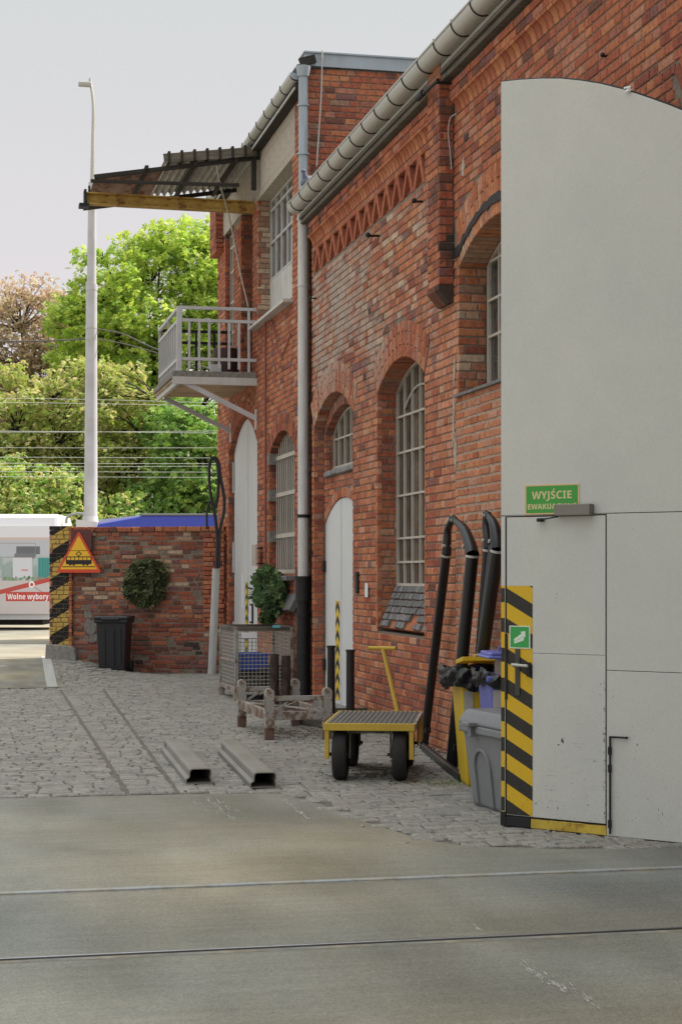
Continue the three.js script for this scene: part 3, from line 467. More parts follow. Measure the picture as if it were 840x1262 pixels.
  wmesh('edge_beam', merge([box(W - X0, 0.11, 0.05, (W + X0) / 2, 4.475, Z0 + 0.004), box(0.05, 0.11, Z0 - Z1, X0 + 0.08, 4.475, (Z0 + Z1) / 2)]), m_frameWhite, bal);
  const xr = 3.22, tb = (a, b, w = 0.045) => bar(a, b, w, w, Math.abs(b.y - a.y) > .1 ? V3(1, 0, 0) : UPV);
  for (const y of [5.555, 5.37, 4.8]) { wmesh('rail', tb(V3(xr, y, Z0 - 0.04), V3(W + .02, y, Z0 - 0.04)), mR, bal); wmesh('rail', tb(V3(xr, y, Z0 - 0.04), V3(xr, y, Z1 + 0.03)), mR, bal); wmesh('rail', tb(V3(xr, y, Z1 + 0.03), V3(W + .02, y, Z1 + 0.03)), m_iron, bal); }
  for (let i = 0; i <= 7; i++) { const x = xr + i * 0.148; wmesh('baluster', tb(V3(x, i % 7 ? 4.66 : 4.6, Z0 - 0.041), V3(x, i % 7 ? 5.37 : 5.55, Z0 - 0.041), i === 0 ? 0.07 : 0.032), mR, bal); if (i % 2 === 0) wmesh('baluster', tb(V3(x, 4.6, Z1 + 0.03), V3(x, 5.55, Z1 + 0.03), 0.032), m_iron, bal); }
  for (let i = 1; i <= 10; i++) wmesh('baluster', tb(V3(xr, 4.6, Z0 - 0.04 - i * 0.253), V3(xr, i % 5 ? 5.37 : 5.55, Z0 - 0.04 - i * 0.253), 0.034), mR, bal);
  for (const z of [Z0 - 0.02, Z1 + 0.15]) wmesh('brace', bar(V3(xr + 0.06, 4.46, z), V3(W + 0.01, 3.93, z), 0.05, 0.07), mR, bal);
  for (const z of [Z0 - 0.02, Z1 + 0.15]) wmesh('brace_plate', box(0.02, 0.3, 0.09, W - 0.012, 3.92, z), m_frameWhite, bal);
  // hoist canopy: yellow I-beam, struts, corrugated sheets
  const can = new THREE.Group(); can.name = 'hoist_canopy'; can.userData.label = 'corrugated canopy on a yellow hoist beam above the balcony'; annex.add(can);
  const mY = S([.68, .44, .10], { map: rep(T_rust, 1.1), roughness: 0.7 }), zB = -26.0, yT = onZ(111, 237.5, zB).y, yB = onZ(111, 252.5, zB).y, xL = onZ(106, 245, zB).x;
  const hb = yT - yB, ib = [bar(V3(xL, yT - 0.012, zB), V3(W + .1, yT - 0.035, zB), 0.14, 0.02), bar(V3(xL, yB + 0.012, zB), V3(W + .1, yB - 0.011, zB), 0.14, 0.02), bar(V3(xL, yT - hb / 2, zB), V3(W + .1, yT - hb / 2 - 0.023, zB), 0.014, hb - 0.04)];
  wmesh('hoist_beam', merge(ib), mY, can);
  wmesh('end_stop', merge([box(0.035, hb + 0.06, 0.2, xL - 0.012, yT - hb / 2, zB), box(0.14, 0.05, 0.22, xL - 0.03, yB - 0.02, zB), box(0.03, 0.1, 0.04, xL + .05, yT + .05, zB)]), m_iron, can);
  const n1 = -25.35, n2 = -27.75, yc = x => 7.60 + (x - 3.0) * 0.13, mC = S([.62, .60, .54], { map: T_grain, roughness: 0.85, side: THREE.DoubleSide });
  const sheet = (x0, x1, z0, z1, yf, amp, pitch) => { const g = new THREE.PlaneGeometry(x1 - x0, z0 - z1, Math.round((x1 - x0) / pitch * 10), 2).rotateX(-Math.PI / 2).translate((x0 + x1) / 2, 0, (z0 + z1) / 2), p = g.attributes.position; for (let i = 0; i < p.count; i++) p.setY(i, yf(p.getX(i)) + amp * Math.sin(p.getX(i) / pitch * Math.PI * 2)); g.computeVertexNormals(); return g; };
  wmesh('corrugated_sheet', sheet(2.96, W + 0.02, n1, n2, yc, 0.032, 0.105), mC, can);
  for (let i = 0; i < 8; i++) wmesh('ridge_cap', rbox(0.04, 0.17, 0.3, 3.02 + i * 0.185, yc(3.02 + i * 0.185) + 0.05, n1 - 0.118, 0.01), m_darkWood, can);
  wmesh('front_trim', bar(V3(2.94, yc(2.94) + 0.035, n1 + 0.012), V3(W + 0.02, yc(W) + 0.035, n1 + 0.012), 0.015, 0.135), S([.30, .275, .235], { map: T_wood, roughness: .9 }), can);
  wmesh('rusty_sheet', sheet(1.98, 2.98, n1 - 0.15, n2 + 0.2, x => 7.38 + (x - 1.98) * 0.17, 0.006, 0.25), S([.42, .27, .2], { map: T_rust, roughness: 0.95, side: THREE.DoubleSide }), can);
  for (const z of [n1 - 0.06, n2 + 0.1]) { wmesh('strut', bar(V3(1.95, 7.33, z), V3(W + 0.05, 7.74, z), 0.05, 0.06), m_darkWood, can); if (z > -26) wmesh('tie', bar(V3(1.9, 7.27, z), V3(4.05, 7.31, z), 0.045, 0.045), m_darkWood, can); }
  wmesh('post', bar(V3(W - 0.1, 7.25, n1 - 0.06), V3(W - 0.1, 7.78, n1 - 0.06), 0.07, 0.07, V3(1, 0, 0)), m_darkWood, can);
  for (const x of [2.7, 3.4, 4.0]) wmesh('purlin', bar(V3(x, yc(x) - 0.07, n1), V3(x, yc(x) - 0.07, n2), 0.05, 0.06), m_darkWood, can);
  wmesh('rope', tube([onZ(265, 193, -25.4), onZ(270, 222, -25.5), onZ(283, 270, -25.9), onZ(297, 340, -26.0), onZ(306, 378, -25.95)], 0.012, 20, 6), m_frameBeige, can);
  // gutter and pipes
  const gx = W - 0.14, g0 = onX(367, 88, gx), gy0 = g0.y, gr = 0.085;
  const gut = wmesh('gutter', new THREE.CylinderGeometry(gr, gr, 7.9, 18, 8, true, Math.PI * .98, Math.PI * 1.04).rotateZ(Math.PI / 2).rotateY(Math.PI / 2).translate(gx, gy0, -25.9), m_zinc, annex);
  for (let s = 22.6; s < 29.6; s += 0.62) wmesh('gutter_hook', new THREE.TorusGeometry(gr + 0.004, 0.007, 6, 20, Math.PI * 1.15).rotateZ(Math.PI * .92).translate(gx, gy0, -s), m_iron, gut);
  wmesh('gutter_end', new THREE.CircleGeometry(gr, 18, Math.PI, Math.PI).translate(gx, gy0 + 0.012, -21.93), m_zincBlue, gut);
  wmesh('verge_board', merge([bar(V3(W - 0.1, gy0 + 0.14, -21.9), V3(W + 0.1, gy0 + 0.2, -21.9), 0.05, 0.1)]), m_darkWood, annex);
  wmesh('eaves_board', box(0.16, 0.1, 7.7, W - 0.05, gy0 - 0.12, -25.85), m_darkWood, annex); wmesh('flashing', box(0.015, 0.03, 7.7, W - 0.145, gy0 - 0.16, -25.85), m_zinc, annex);
  wmesh('roof', bar(V3(gx + 0.02, gy0 + 0.1, -25.9), V3(W + 9.5, 8.9, -25.9), 7.9, 0.06, V3(-1, 3, 0)), m_roofFelt, annex);
  wmesh('rear_wall', box(0.3, 8.6, 7.7, W + 9, 4.2, -25.85), m_mortar, annex); wmesh('end_wall', box(9, 8.2, 0.3, W + 4.65, 4.05, -29.58), brickMats[2], annex); wmesh('inner_wall', box(9, 6, 0.2, W + 4.8, 2.9, -22.13), m_mortarDark, annex);
  wmesh('floor_slab', box(8.6, 0.2, 7.3, W + 4.7, 4.4, -25.85), m_concrete, annex);
  // conduit, sign plate, cables on the gable
  wmesh('conduit', merge([rod(onX(327, 395, W - 0.03), onX(327, 700, W - 0.03), 0.014, 0.014, 8), tube([onX(327, 398, W - 0.03), onX(335, 397, W - 0.03), onX(345, 438, W - .03), onX(352, 428, W - .02), onX(358, 412, W - .02)], 0.01, 20, 6)]), S([.24, .08, .06], { roughness: .8 }), annex);
  wmesh('sign_plate', merge([box(0.02, 0.31, 0.36, W - 0.10, 1.9, -25.36)]), S([.60, .52, .46], { map: T_paint }), annex); wmesh('sign_bracket', merge([rod(V3(W, 2.0, -25.25), V3(W - .1, 2.0, -25.25), .012, .012, 6), rod(V3(W, 1.78, -25.25), V3(W - .1, 1.78, -25.25), .012, .012, 6)]), m_iron, annex);
  wmesh('earth_cable', tube([onZ(397, 62, -21.9), onZ(396, 110, -21.9), onZ(393, 160, -21.9), onZ(390, 205, -21.9)], 0.009, 20, 6), m_frameWhite, annex);
  wmesh('phone_cable', tube([onZ(388, 212, -21.9), onZ(396, 208, -21.88), onZ(405, 198, -21.88), onZ(420, 180, -21.88)], 0.007, 16, 6), m_frameBeige, annex);
}
// ---------------------------------------------------------------- downpipe at the joint of the two buildings
{
  const z = -21.86, x = onZ(373.5, 400, z).x, t = thing('downpipe', 'white painted downpipe with black iron foot at the joint of the buildings', 'downpipe', [x, 0, z]);
  const y1 = 6.22, yU = onZ(373, 85, z).y, yM = onZ(373, 712, z).y;
  wmesh('lower_pipe', merge([rod(V3(x, yM - .05, z), V3(x, y1 - 0.05, z), 0.068, 0.068, 20), rod(V3(x, y1 - 0.12, z), V3(x + 0.02, y1 + 0.12, z + 0.02), 0.08, 0.085, 18)]), m_pipeWhite, t);
  wmesh('upper_pipe', rod(V3(x + 0.0, y1, z), V3(x + 0.0, yU, z), 0.06, 0.06, 18), m_zincBlue, t);
  wmesh('hopper', rod(V3(x, yU - 0.1, z), V3(x, yU + 0.03, z), 0.075, 0.095, 18), m_zincBlue, t);
  for (const py of [130, 190, 352]) { const y = onZ(373, py, z).y; wmesh('pipe_collar', rod(V3(x, y - .012, z), V3(x, y + .012, z), 0.078, 0.078, 18), py < 240 ? m_zincBlue : m_pipeWhite, t); }
  const yb = onZ(373, 636, z).y; wmesh('pipe_clamp', merge([rod(V3(x, yb - .02, z), V3(x, yb + .02, z), 0.08, 0.08, 18), box(0.2, 0.035, 0.03, x + 0.08, yb, z)]), m_iron, t);
  wmesh('iron_foot', merge([rod(V3(x, -0.02, z), V3(x, yM, z), 0.085, 0.08, 20), rod(V3(x, yM - 0.3, z), V3(x, yM, z), 0.1, 0.1, 20), rod(V3(x, yM - .02, z), V3(x, yM + .02, z), 0.112, 0.112, 20), rod(V3(x, yM - .5, z), V3(x, yM - .45, z), 0.1, 0.1, 20)]), m_iron, t);
}
// ---------------------------------------------------------------- ground
// the yard is flat and rises a little to the gateway and the street behind it
const ground = (x, z) => 0.2 * sst(25.2, 30.2, -z) * Math.max(sst(3.3, 1.7, x), sst(29.6, 31.0, -z));
const T_conc = dataTex(2048, (u, v) => {
  const a = fbm(u * 4, v * 4, 4, 71, 6), b = fbm(u * 16, v * 5, 16, 75, 4), f = vnoise(u * 512, v * 512, 512, 78), f2 = vnoise(u * 900, v * 900, 900, 79), p = vnoise(u * 200, v * 200, 200, 81), st = fbm(u * 9, v * 150, 150, 83, 3);
  let g = 0.71 + 0.28 * (a - 0.5) + 0.14 * (b - 0.5) + 0.09 * (f - 0.5) + 0.07 * (f2 - 0.5) + 0.06 * (st - 0.5); if (p > 0.95) g -= 0.10 * (p - 0.95) / 0.05; if (p < 0.018) g += 0.13;
  const w = 0.09 * (fbm(u * 3, v * 3, 3, 88, 4) - 0.45); return [g + w, g, g - 0.03 - w * 1.6];
});
const T_concB = rep(dataTex(512, (u, v) => 0.5 * fbm(u * 40, v * 40, 40, 90, 3) + 0.5 * vnoise(u * 200, v * 200, 200, 91), false), 1);
T_concB.repeat.set(0.9, 0.9); T_conc.repeat.set(1 / 5.2, 1 / 5.2);
const m_slab = S([.475, .455, .405], { map: T_conc, bumpMap: T_concB, bumpScale: 0.004, roughness: 0.85 });
const m_sand = S([.30, .275, .225], { map: T_grain, bumpMap: T_grainB, bumpScale: 0.02, roughness: 1 });
const m_asphalt = S([.475, .455, .405], { map: rep(T_conc, 0.4), bumpMap: T_concB, bumpScale: 0.005, roughness: 0.95 });
const m_street = S([.475, .455, .405], { map: rep(T_conc, 0.12), roughness: 0.95 });
const planar = g => { const p = g.attributes.position, u = g.attributes.uv; for (let i = 0; i < p.count; i++) u.setXY(i, p.getX(i), p.getZ(i)); return g; };
{ // wide base sheet under everything, to the horizon
  const cuts = (a, b, n) => Array.from({ length: n + 1 }, (_, i) => a + (b - a) * i / n);
  const xs = [-260, -120, -60, -30, -15, ...cuts(-8, 6, 56), 10, 15, 30, 60, 120, 260], zs = [60, 20, 10, ...cuts(0, -24, 8), ...cuts(-24.5, -32, 40), -35, -40, -50, -65, -90, -140, -300];
  const pos = [], uv = [], idx = [];
  for (const z of zs) for (const x of xs) { pos.push(x, ground(x, z) - 0.035 - (z > -31 && z < 12 && x > 0 && x < 4.3 ? 0.03 : 0), z); uv.push(x, z); }
  for (let j = 0; j < zs.length - 1; j++) for (let i = 0; i < xs.length - 1; i++) { const a = j * xs.length + i, b = a + xs.length; idx.push(a, a + 1, b, b, a + 1, b + 1); }
  const g = new THREE.BufferGeometry(); g.setAttribute('position', new THREE.Float32BufferAttribute(pos, 3)); g.setAttribute('uv', new THREE.Float32BufferAttribute(uv, 2)); g.setIndex(idx); g.computeVertexNormals();
  structure('ground', g, m_street, 'pale trodden ground of the yard and the street beyond', 'ground');
}
// concrete apron in front, cut by the two grooved rails that run into the hall
const EDGE = [[-9, -12.98], [0.3, -12.95], [1.6, -12.9], [2.35, -12.8], [2.52, -12.1], [2.62, -11.2], [2.78, -10.4], [3.0, -10.05], [3.6, -9.82], [4.4, -9.7]];
const edgeZ = x => { for (let i = 0; i < EDGE.length - 1; i++) { const [a, p] = EDGE[i], [b, q] = EDGE[i + 1]; if (x <= b) return p + (q - p) * (x - a) / (b - a); } return -9.7; };
const flat = (pts, y) => { const g = new THREE.ShapeGeometry(poly(pts.map(([x, z]) => [x, -z]))).rotateX(-Math.PI / 2).translate(0, y, 0); return planar(g); };
const apronParts = [flat([[-9, -9.125], [9.0, -9.125], [9.0, -9.68], ...EDGE.slice().reverse()].map(p => p), 0), flat([[-9, -7.56], [9.0, -7.56], [9.0, -9.015], [-9, -9.015]], 0), flat([[-9, 12], [9.0, 12], [9.0, -7.455], [-9, -7.455]], 0)];
structure('concrete_apron', merge(apronParts), m_slab, 'smooth grey concrete apron in front of the gate', 'pavement');
const m_railTop = S([.42, .43, .45], { roughness: 0.35, metalness: 0.85, map: T_paint }), m_railDirt = S([.66, .67, .70], { map: rep(T_conc, 2), roughness: 0.55, metalness: .2 }), m_railOld = S([.42, .40, .37], { map: rep(T_conc, 2), roughness: .8 });
function rail(z, dirty) {
  const t = thing('tram_rail', dirty ? 'worn tram rail with dirt-filled groove, the one nearer the cobbles' : 'tram rail with open dark groove, the one farther from the cobbles', 'rail', [0, 0, z], 0, 'tram rails in the apron');
  mesh('rail_head', rbox(18, dirty ? 0.05 : .14, 0.048, 0, dirty ? -0.021 : -.066, dirty ? -0.031 : 0.04, 0.006).scale(1, 1, 1), dirty ? m_railDirt : m_railOld, t);
  mesh('guard_lip', rbox(18, dirty ? .05 : .14, 0.018, 0, dirty ? -0.023 : -.068, dirty ? 0.046 : -0.046, 0.004), dirty ? m_railOld : m_railTop, t);
  mesh('groove_bed', box(18, 0.02, 0.105, 0, dirty ? -0.018 : -0.11, 0), m_railOld, t);
}
rail(-9.07, true); rail(-7.507, false);
// loose rubbed chalk-like scrapes on the apron: thin flakes of lime, each a ragged patch
{
  const m = S([.50, .478, .43], { roughness: 1 }), gs = [];
  for (const [x0, y0, x1, y1, n, sp] of [[252, 981, 284, 1008, 90, 1.2], [262, 984, 292, 1000, 40, 1.5], [345, 982, 372, 1004, 60, 1.2], [352, 990, 378, 1008, 50, 1.5], [640, 1186, 668, 1206, 70, 2.5], [662, 1200, 700, 1222, 90, 3], [690, 1212, 735, 1240, 70, 4], [575, 1138, 590, 1146, 14, 1.5], [715, 1028, 760, 1032, 20, 2], [238, 986, 268, 1002, 25, 2]])
    for (let i = 0; i < n * .4; i++) { const k = R0(), px = x0 + (x1 - x0) * k + rnd(-sp, sp) * 2.6, py = y0 + (y1 - y0) * k + rnd(-sp, sp) * 1.2, c = onGround(px, py), d = onGround(px + 3, py + 2.2), r = rnd(0.001, 0.003), l = rnd(.6, 2.4), dx = (d.x - c.x) * l, dz = (d.z - c.z) * l, q = Math.hypot(dx, dz), nx = -dz / q * r, nz = dx / q * r; const p = [[c.x, c.z], [c.x + dx * .5 + nx, c.z + dz * .5 + nz], [c.x + dx, c.z + dz], [c.x + dx * .45 - nx, c.z + dz * .45 - nz]]; const g = flat(p, 0.003), nn = g.attributes.normal; if (nn.getY(0) < 0) gs.push(flat(p.slice().reverse(), .003)); else gs.push(g); }
  const o = structure('chalk_scrapes', merge(gs), m, 'whitish lime scrapes rubbed into the concrete apron', 'marking'); o.userData.kind = 'stuff';
}
// asphalt strip and painted line in the gateway
{
  const g = new THREE.PlaneGeometry(8, 5.4, 60, 40).rotateX(-Math.PI / 2).translate(-2.45, 0, -28.1), p = g.attributes.position; for (let i = 0; i < p.count; i++) p.setY(i, ground(p.getX(i), p.getZ(i)) + 0.004); planar(g); g.computeVertexNormals();
  structure('gateway_asphalt', g, m_asphalt, 'smooth asphalt strip in the gateway', 'road');
  const l = new THREE.PlaneGeometry(0.15, 5.2, 2, 30).rotateX(-Math.PI / 2), q = l.attributes.position; for (let i = 0; i < q.count; i++) { const z = q.getZ(i) - 28.1, x = q.getX(i) + 1.36 + (-z - 25.4) * 0.03; q.setXYZ(i, x, ground(x, z) + 0.009, z); } l.computeVertexNormals();
  structure('painted_line', l, S([.55, .55, .53], { map: T_paint, roughness: 0.9 }), 'faded white painted line along the gateway asphalt', 'marking');
}
// granite setts: the largest in view one by one, the rest as one mass
{
  const bed = new THREE.PlaneGeometry(7.6, 21.6, 40, 60).rotateX(-Math.PI / 2).translate(0.9, 0, -20), p = bed.attributes.position;
  for (let i = 0; i < p.count; i++) p.setY(i, ground(p.getX(i), p.getZ(i)) - 0.011); planar(bed); bed.computeVertexNormals();
  const yard = structure('cobbled_yard', bed, m_sand, 'worn grey granite setts with sandy joints', 'pavement');
  const sideBed = flat([[2.3, -12.95], [4.4, -12.95], [4.4, -9.6], [3.0, -9.95], [2.65, -10.4], [2.4, -12.0]].reverse(), -0.012); wmesh('joint_bed', sideBed, m_sand, yard);
  const SP = [[.42, .405, .355], [.45, .43, .375], [.39, .375, .33], [.47, .45, .39], [.43, .405, .345], [.37, .36, .32], [.44, .42, .365]], mats = SP.map(c => S(c, { map: T_grain, bumpMap: T_grainB, bumpScale: 0.012, roughness: 0.85 }));
  const list = [], lineA = z => 1.25 + (-z - 12.9) * 0.0165, lineB = z => 1.62 + (-z - 13) * 0.0355;
  const put = (x0, x1, z, d, k) => { const j = 0.009; list.push({ x: (x0 + x1) / 2, z, w: x1 - x0 - j, d: d - j, a: rnd(-.02, .02), k }); };
  for (let z = -9.75, r = 0; z > -30.4; r++) {
    const d = rnd(0.125, 0.17), zc = z - d / 2; z -= d;
    const wobble = x => 0.03 * (vnoise(x * .7, zc * .35, 999, 5) - .5);
    const runs = zc < -25 ? [[-2.6, 4.36]] : [[-2.6, lineA(zc) - 0.012], [lineA(zc) + 0.012, lineB(zc) - 0.012], [lineB(zc) + 0.012, 4.36]];
    runs.forEach(([a, b], q) => {
      let x = a - (q === 1 ? 0 : rnd(0, 0.12)); while (x < b) {
        let w = rnd(0.13, 0.26) * (q === 1 ? .9 : 1); const x1 = Math.min(b, x + w), x0 = Math.max(a, x);
        x = x + w; if (x1 - x0 < 0.05) continue;
        const xm = (x0 + x1) / 2, zz = zc + wobble(xm); if (zz > edgeZ(xm) - 0.05) continue; if (zc < -25.4 && xm < 1.44) continue;
        if (xm > 4.36 || (zc < -28.6 && xm > 2.2)) continue;
        put(x0, x1, zz, d, Math.floor(R0() * 7));
      }
    });
  }
  const sett = (w, d, y0 = 0.05) => { const c = Math.min(0.014, w * .2), h = 0.008, P = []; const ring = (i, y, q = 0) => [[-1, 1], [1, 1], [1, -1], [-1, -1]].map(([a, b]) => [a * (w / 2 - i) + rnd(-q, q), y + rnd(-q, q) * .5, b * (d / 2 - i) + rnd(-q, q)]); const t = ring(c, 0, .006), m = ring(0.003, -h, .004), k = ring(0, -y0), quad = (a, b, e, g) => P.push(a, b, e, a, e, g); quad(t[0], t[1], t[2], t[3]); for (let i = 0; i < 4; i++) { const n = (i + 1) % 4; quad(m[i], m[n], t[n], t[i]); quad(k[i], k[n], m[n], m[i]); } return P; };
  for (const s of list) { const e = [project(s.x - s.w / 2, 0, s.z + s.d / 2), project(s.x + s.w / 2, 0, s.z + s.d / 2), project(s.x, 0, s.z - s.d / 2)]; s.A = e[0][0] < 0 || e[1][0] > 610 || (e[0][0] > 390 && e[0][1] < 960) ? 0 : (e[1][0] - e[0][0]) * (e[0][1] - e[2][1]); }
  list.sort((a, b) => b.A - a.A);
  const gc = new Map();
  list.slice(0, 300).forEach((s, i) => {
    const key = Math.round(s.w * 40) + ',' + Math.round(s.d * 60) + ',' + i % 2;
    if (!gc.has(key)) { const P = sett(s.w, s.d), g = new THREE.BufferGeometry(); g.setAttribute('position', new THREE.Float32BufferAttribute(P.flat(), 3)); g.setAttribute('uv', new THREE.Float32BufferAttribute(P.flatMap(p => [p[0] + i * .37, p[2] + p[1] + i * .61]), 2)); g.computeVertexNormals(); gc.set(key, g); }
    const m = mesh(i ? `sett_${String(i).padStart(3, '0')}` : 'sett', gc.get(key), mats[s.k], yard); m.position.set(s.x, ground(s.x, s.z) + 0.003 + rnd(-.003, .003), s.z); m.rotation.set(rnd(-.012, .012), s.a, rnd(-.012, .012));
  });
  const pos = [], uv = [], col = [];
  for (const s of list.slice(300)) { const g0 = ground(s.x, s.z) + 0.003 + rnd(-.003, .003), ju = R0() * 5, jv = R0() * 5, c = SP[s.k], ca = Math.cos(s.a), sa = Math.sin(s.a), tx = rnd(-.014, .014), tz = rnd(-.014, .014); for (const p of sett(s.w, s.d)) { pos.push(s.x + p[0] * ca + p[2] * sa, g0 + p[1] + p[0] * tx + p[2] * tz, s.z - p[0] * sa + p[2] * ca); uv.push(p[0] + ju, p[2] + jv + p[1]); col.push(...c); } }
  const g = new THREE.BufferGeometry(); g.setAttribute('position', new THREE.Float32BufferAttribute(pos, 3)); g.setAttribute('uv', new THREE.Float32BufferAttribute(uv, 2)); g.setAttribute('color', new THREE.Float32BufferAttribute(col, 3)); g.computeVertexNormals();
  const m = mesh('setts', g, new THREE.MeshStandardMaterial({ vertexColors: true, map: T_grain, bumpMap: T_grainB, bumpScale: 0.012, roughness: 0.85 }), yard); m.userData = { kind: 'stuff' };
}
// moss and weeds in the joints near the bins and along the wall foot
function grassTuft(c, n, h, mat, spread) { const gs = []; for (let i = 0; i < n; i++) { const x = c.x + rnd(-spread, spread), z = c.z + rnd(-spread, spread) * .7, a = rnd(0, 6.28), l = h * rnd(.4, 1), w = 0.004, lean = rnd(.1, .8) * l, p = [[-w, 0, 0], [w, 0, 0], [lean * .4, l * .7, 0], [lean, l, 0]]; const g = new THREE.BufferGeometry(); g.setAttribute('position', new THREE.Float32BufferAttribute([...p[0], ...p[1], ...p[2], ...p[0], ...p[2], ...p[3]], 3)); g.setAttribute('uv', new THREE.Float32BufferAttribute(new Array(12).fill(0), 2)); g.rotateY(a).translate(x, c.y - 0.01, z); g.computeVertexNormals(); gs.push(g); } return merge(gs); }
{
  const m = S([.16, .24, .05], { side: THREE.DoubleSide, roughness: .9 }), gs = [[552, 967, 160, .05, .16], [566, 952, 70, .05, .1], [540, 958, 40, .03, .15], [470, 948, 40, .04, .12], [545, 912, 60, .05, .12], [440, 930, 30, .04, .08], [505, 975, 20, .025, .1]].map(([px, py, n, h, s]) => grassTuft(onGround(px, py), n, h, m, s));
  const o = mesh('weeds', merge(gs), m, scene); o.userData = { kind: 'stuff', label: 'short green weeds growing in the cobble joints by the bins', category: 'weeds' };
  const st = new THREE.InstancedMesh(new THREE.IcosahedronGeometry(0.016, 0), S([.33, .31, .28], { roughness: 1 }), 420), M = new THREE.Matrix4(); let n = 0;
  for (let i = 0; i < 420; i++) { const near = i < 300, x = near ? W - Math.abs(rnd(0, 1) * rnd(0, 1)) * 0.5 - .02 : rnd(2.5, 4.2), z = near ? rnd(-28, -13) : rnd(-20, -10.2), s = rnd(.2, 1.1); M.makeRotationY(rnd(0, 6)).scale(V3(s, s * .6, s)).setPosition(x, ground(x, z) + .004, z); st.setMatrixAt(n++, M); }
  const so = new THREE.InstancedMesh(new THREE.IcosahedronGeometry(0.014, 0), S([.10, .085, .065], { roughness: 1 }), 1500);  // small dark crumbs, thickest under the trolley, the pallet and by the wall foot
  for (let i = 0; i < 1500; i++) { const k = i % 3, x = k === 0 ? W - .02 - Math.abs(rnd(0, 1) * rnd(0, 1)) * .35 : k === 1 ? 3.35 + rnd(-1, 1) * rnd(0, .6) : 3.3 + rnd(-1, 1) * rnd(0, .5), z = k === 0 ? rnd(-22, -12.5) : k === 1 ? -13.9 + rnd(-1, 1) * rnd(0, .9) : -17.6 + rnd(-1, 1) * rnd(0, 1), s = rnd(.2, .9); M.makeRotationY(rnd(0, 6)).scale(V3(s * 1.4, s * .4, s * 1.4)).setPosition(x, .004, z); so.setMatrixAt(i, M); }
  so.name = 'dark_crumbs'; so.castShadow = so.receiveShadow = true; so.userData = { kind: 'stuff', label: 'dark soil crumbs scattered under the trolley and along the wall', category: 'fleck' }; scene.add(so);
  st.name = 'gravel_crumbs'; st.castShadow = st.receiveShadow = true; st.userData = { kind: 'stuff', label: 'loose grit and mortar crumbs along the foot of the wall', category: 'gravel' }; scene.add(st);
}
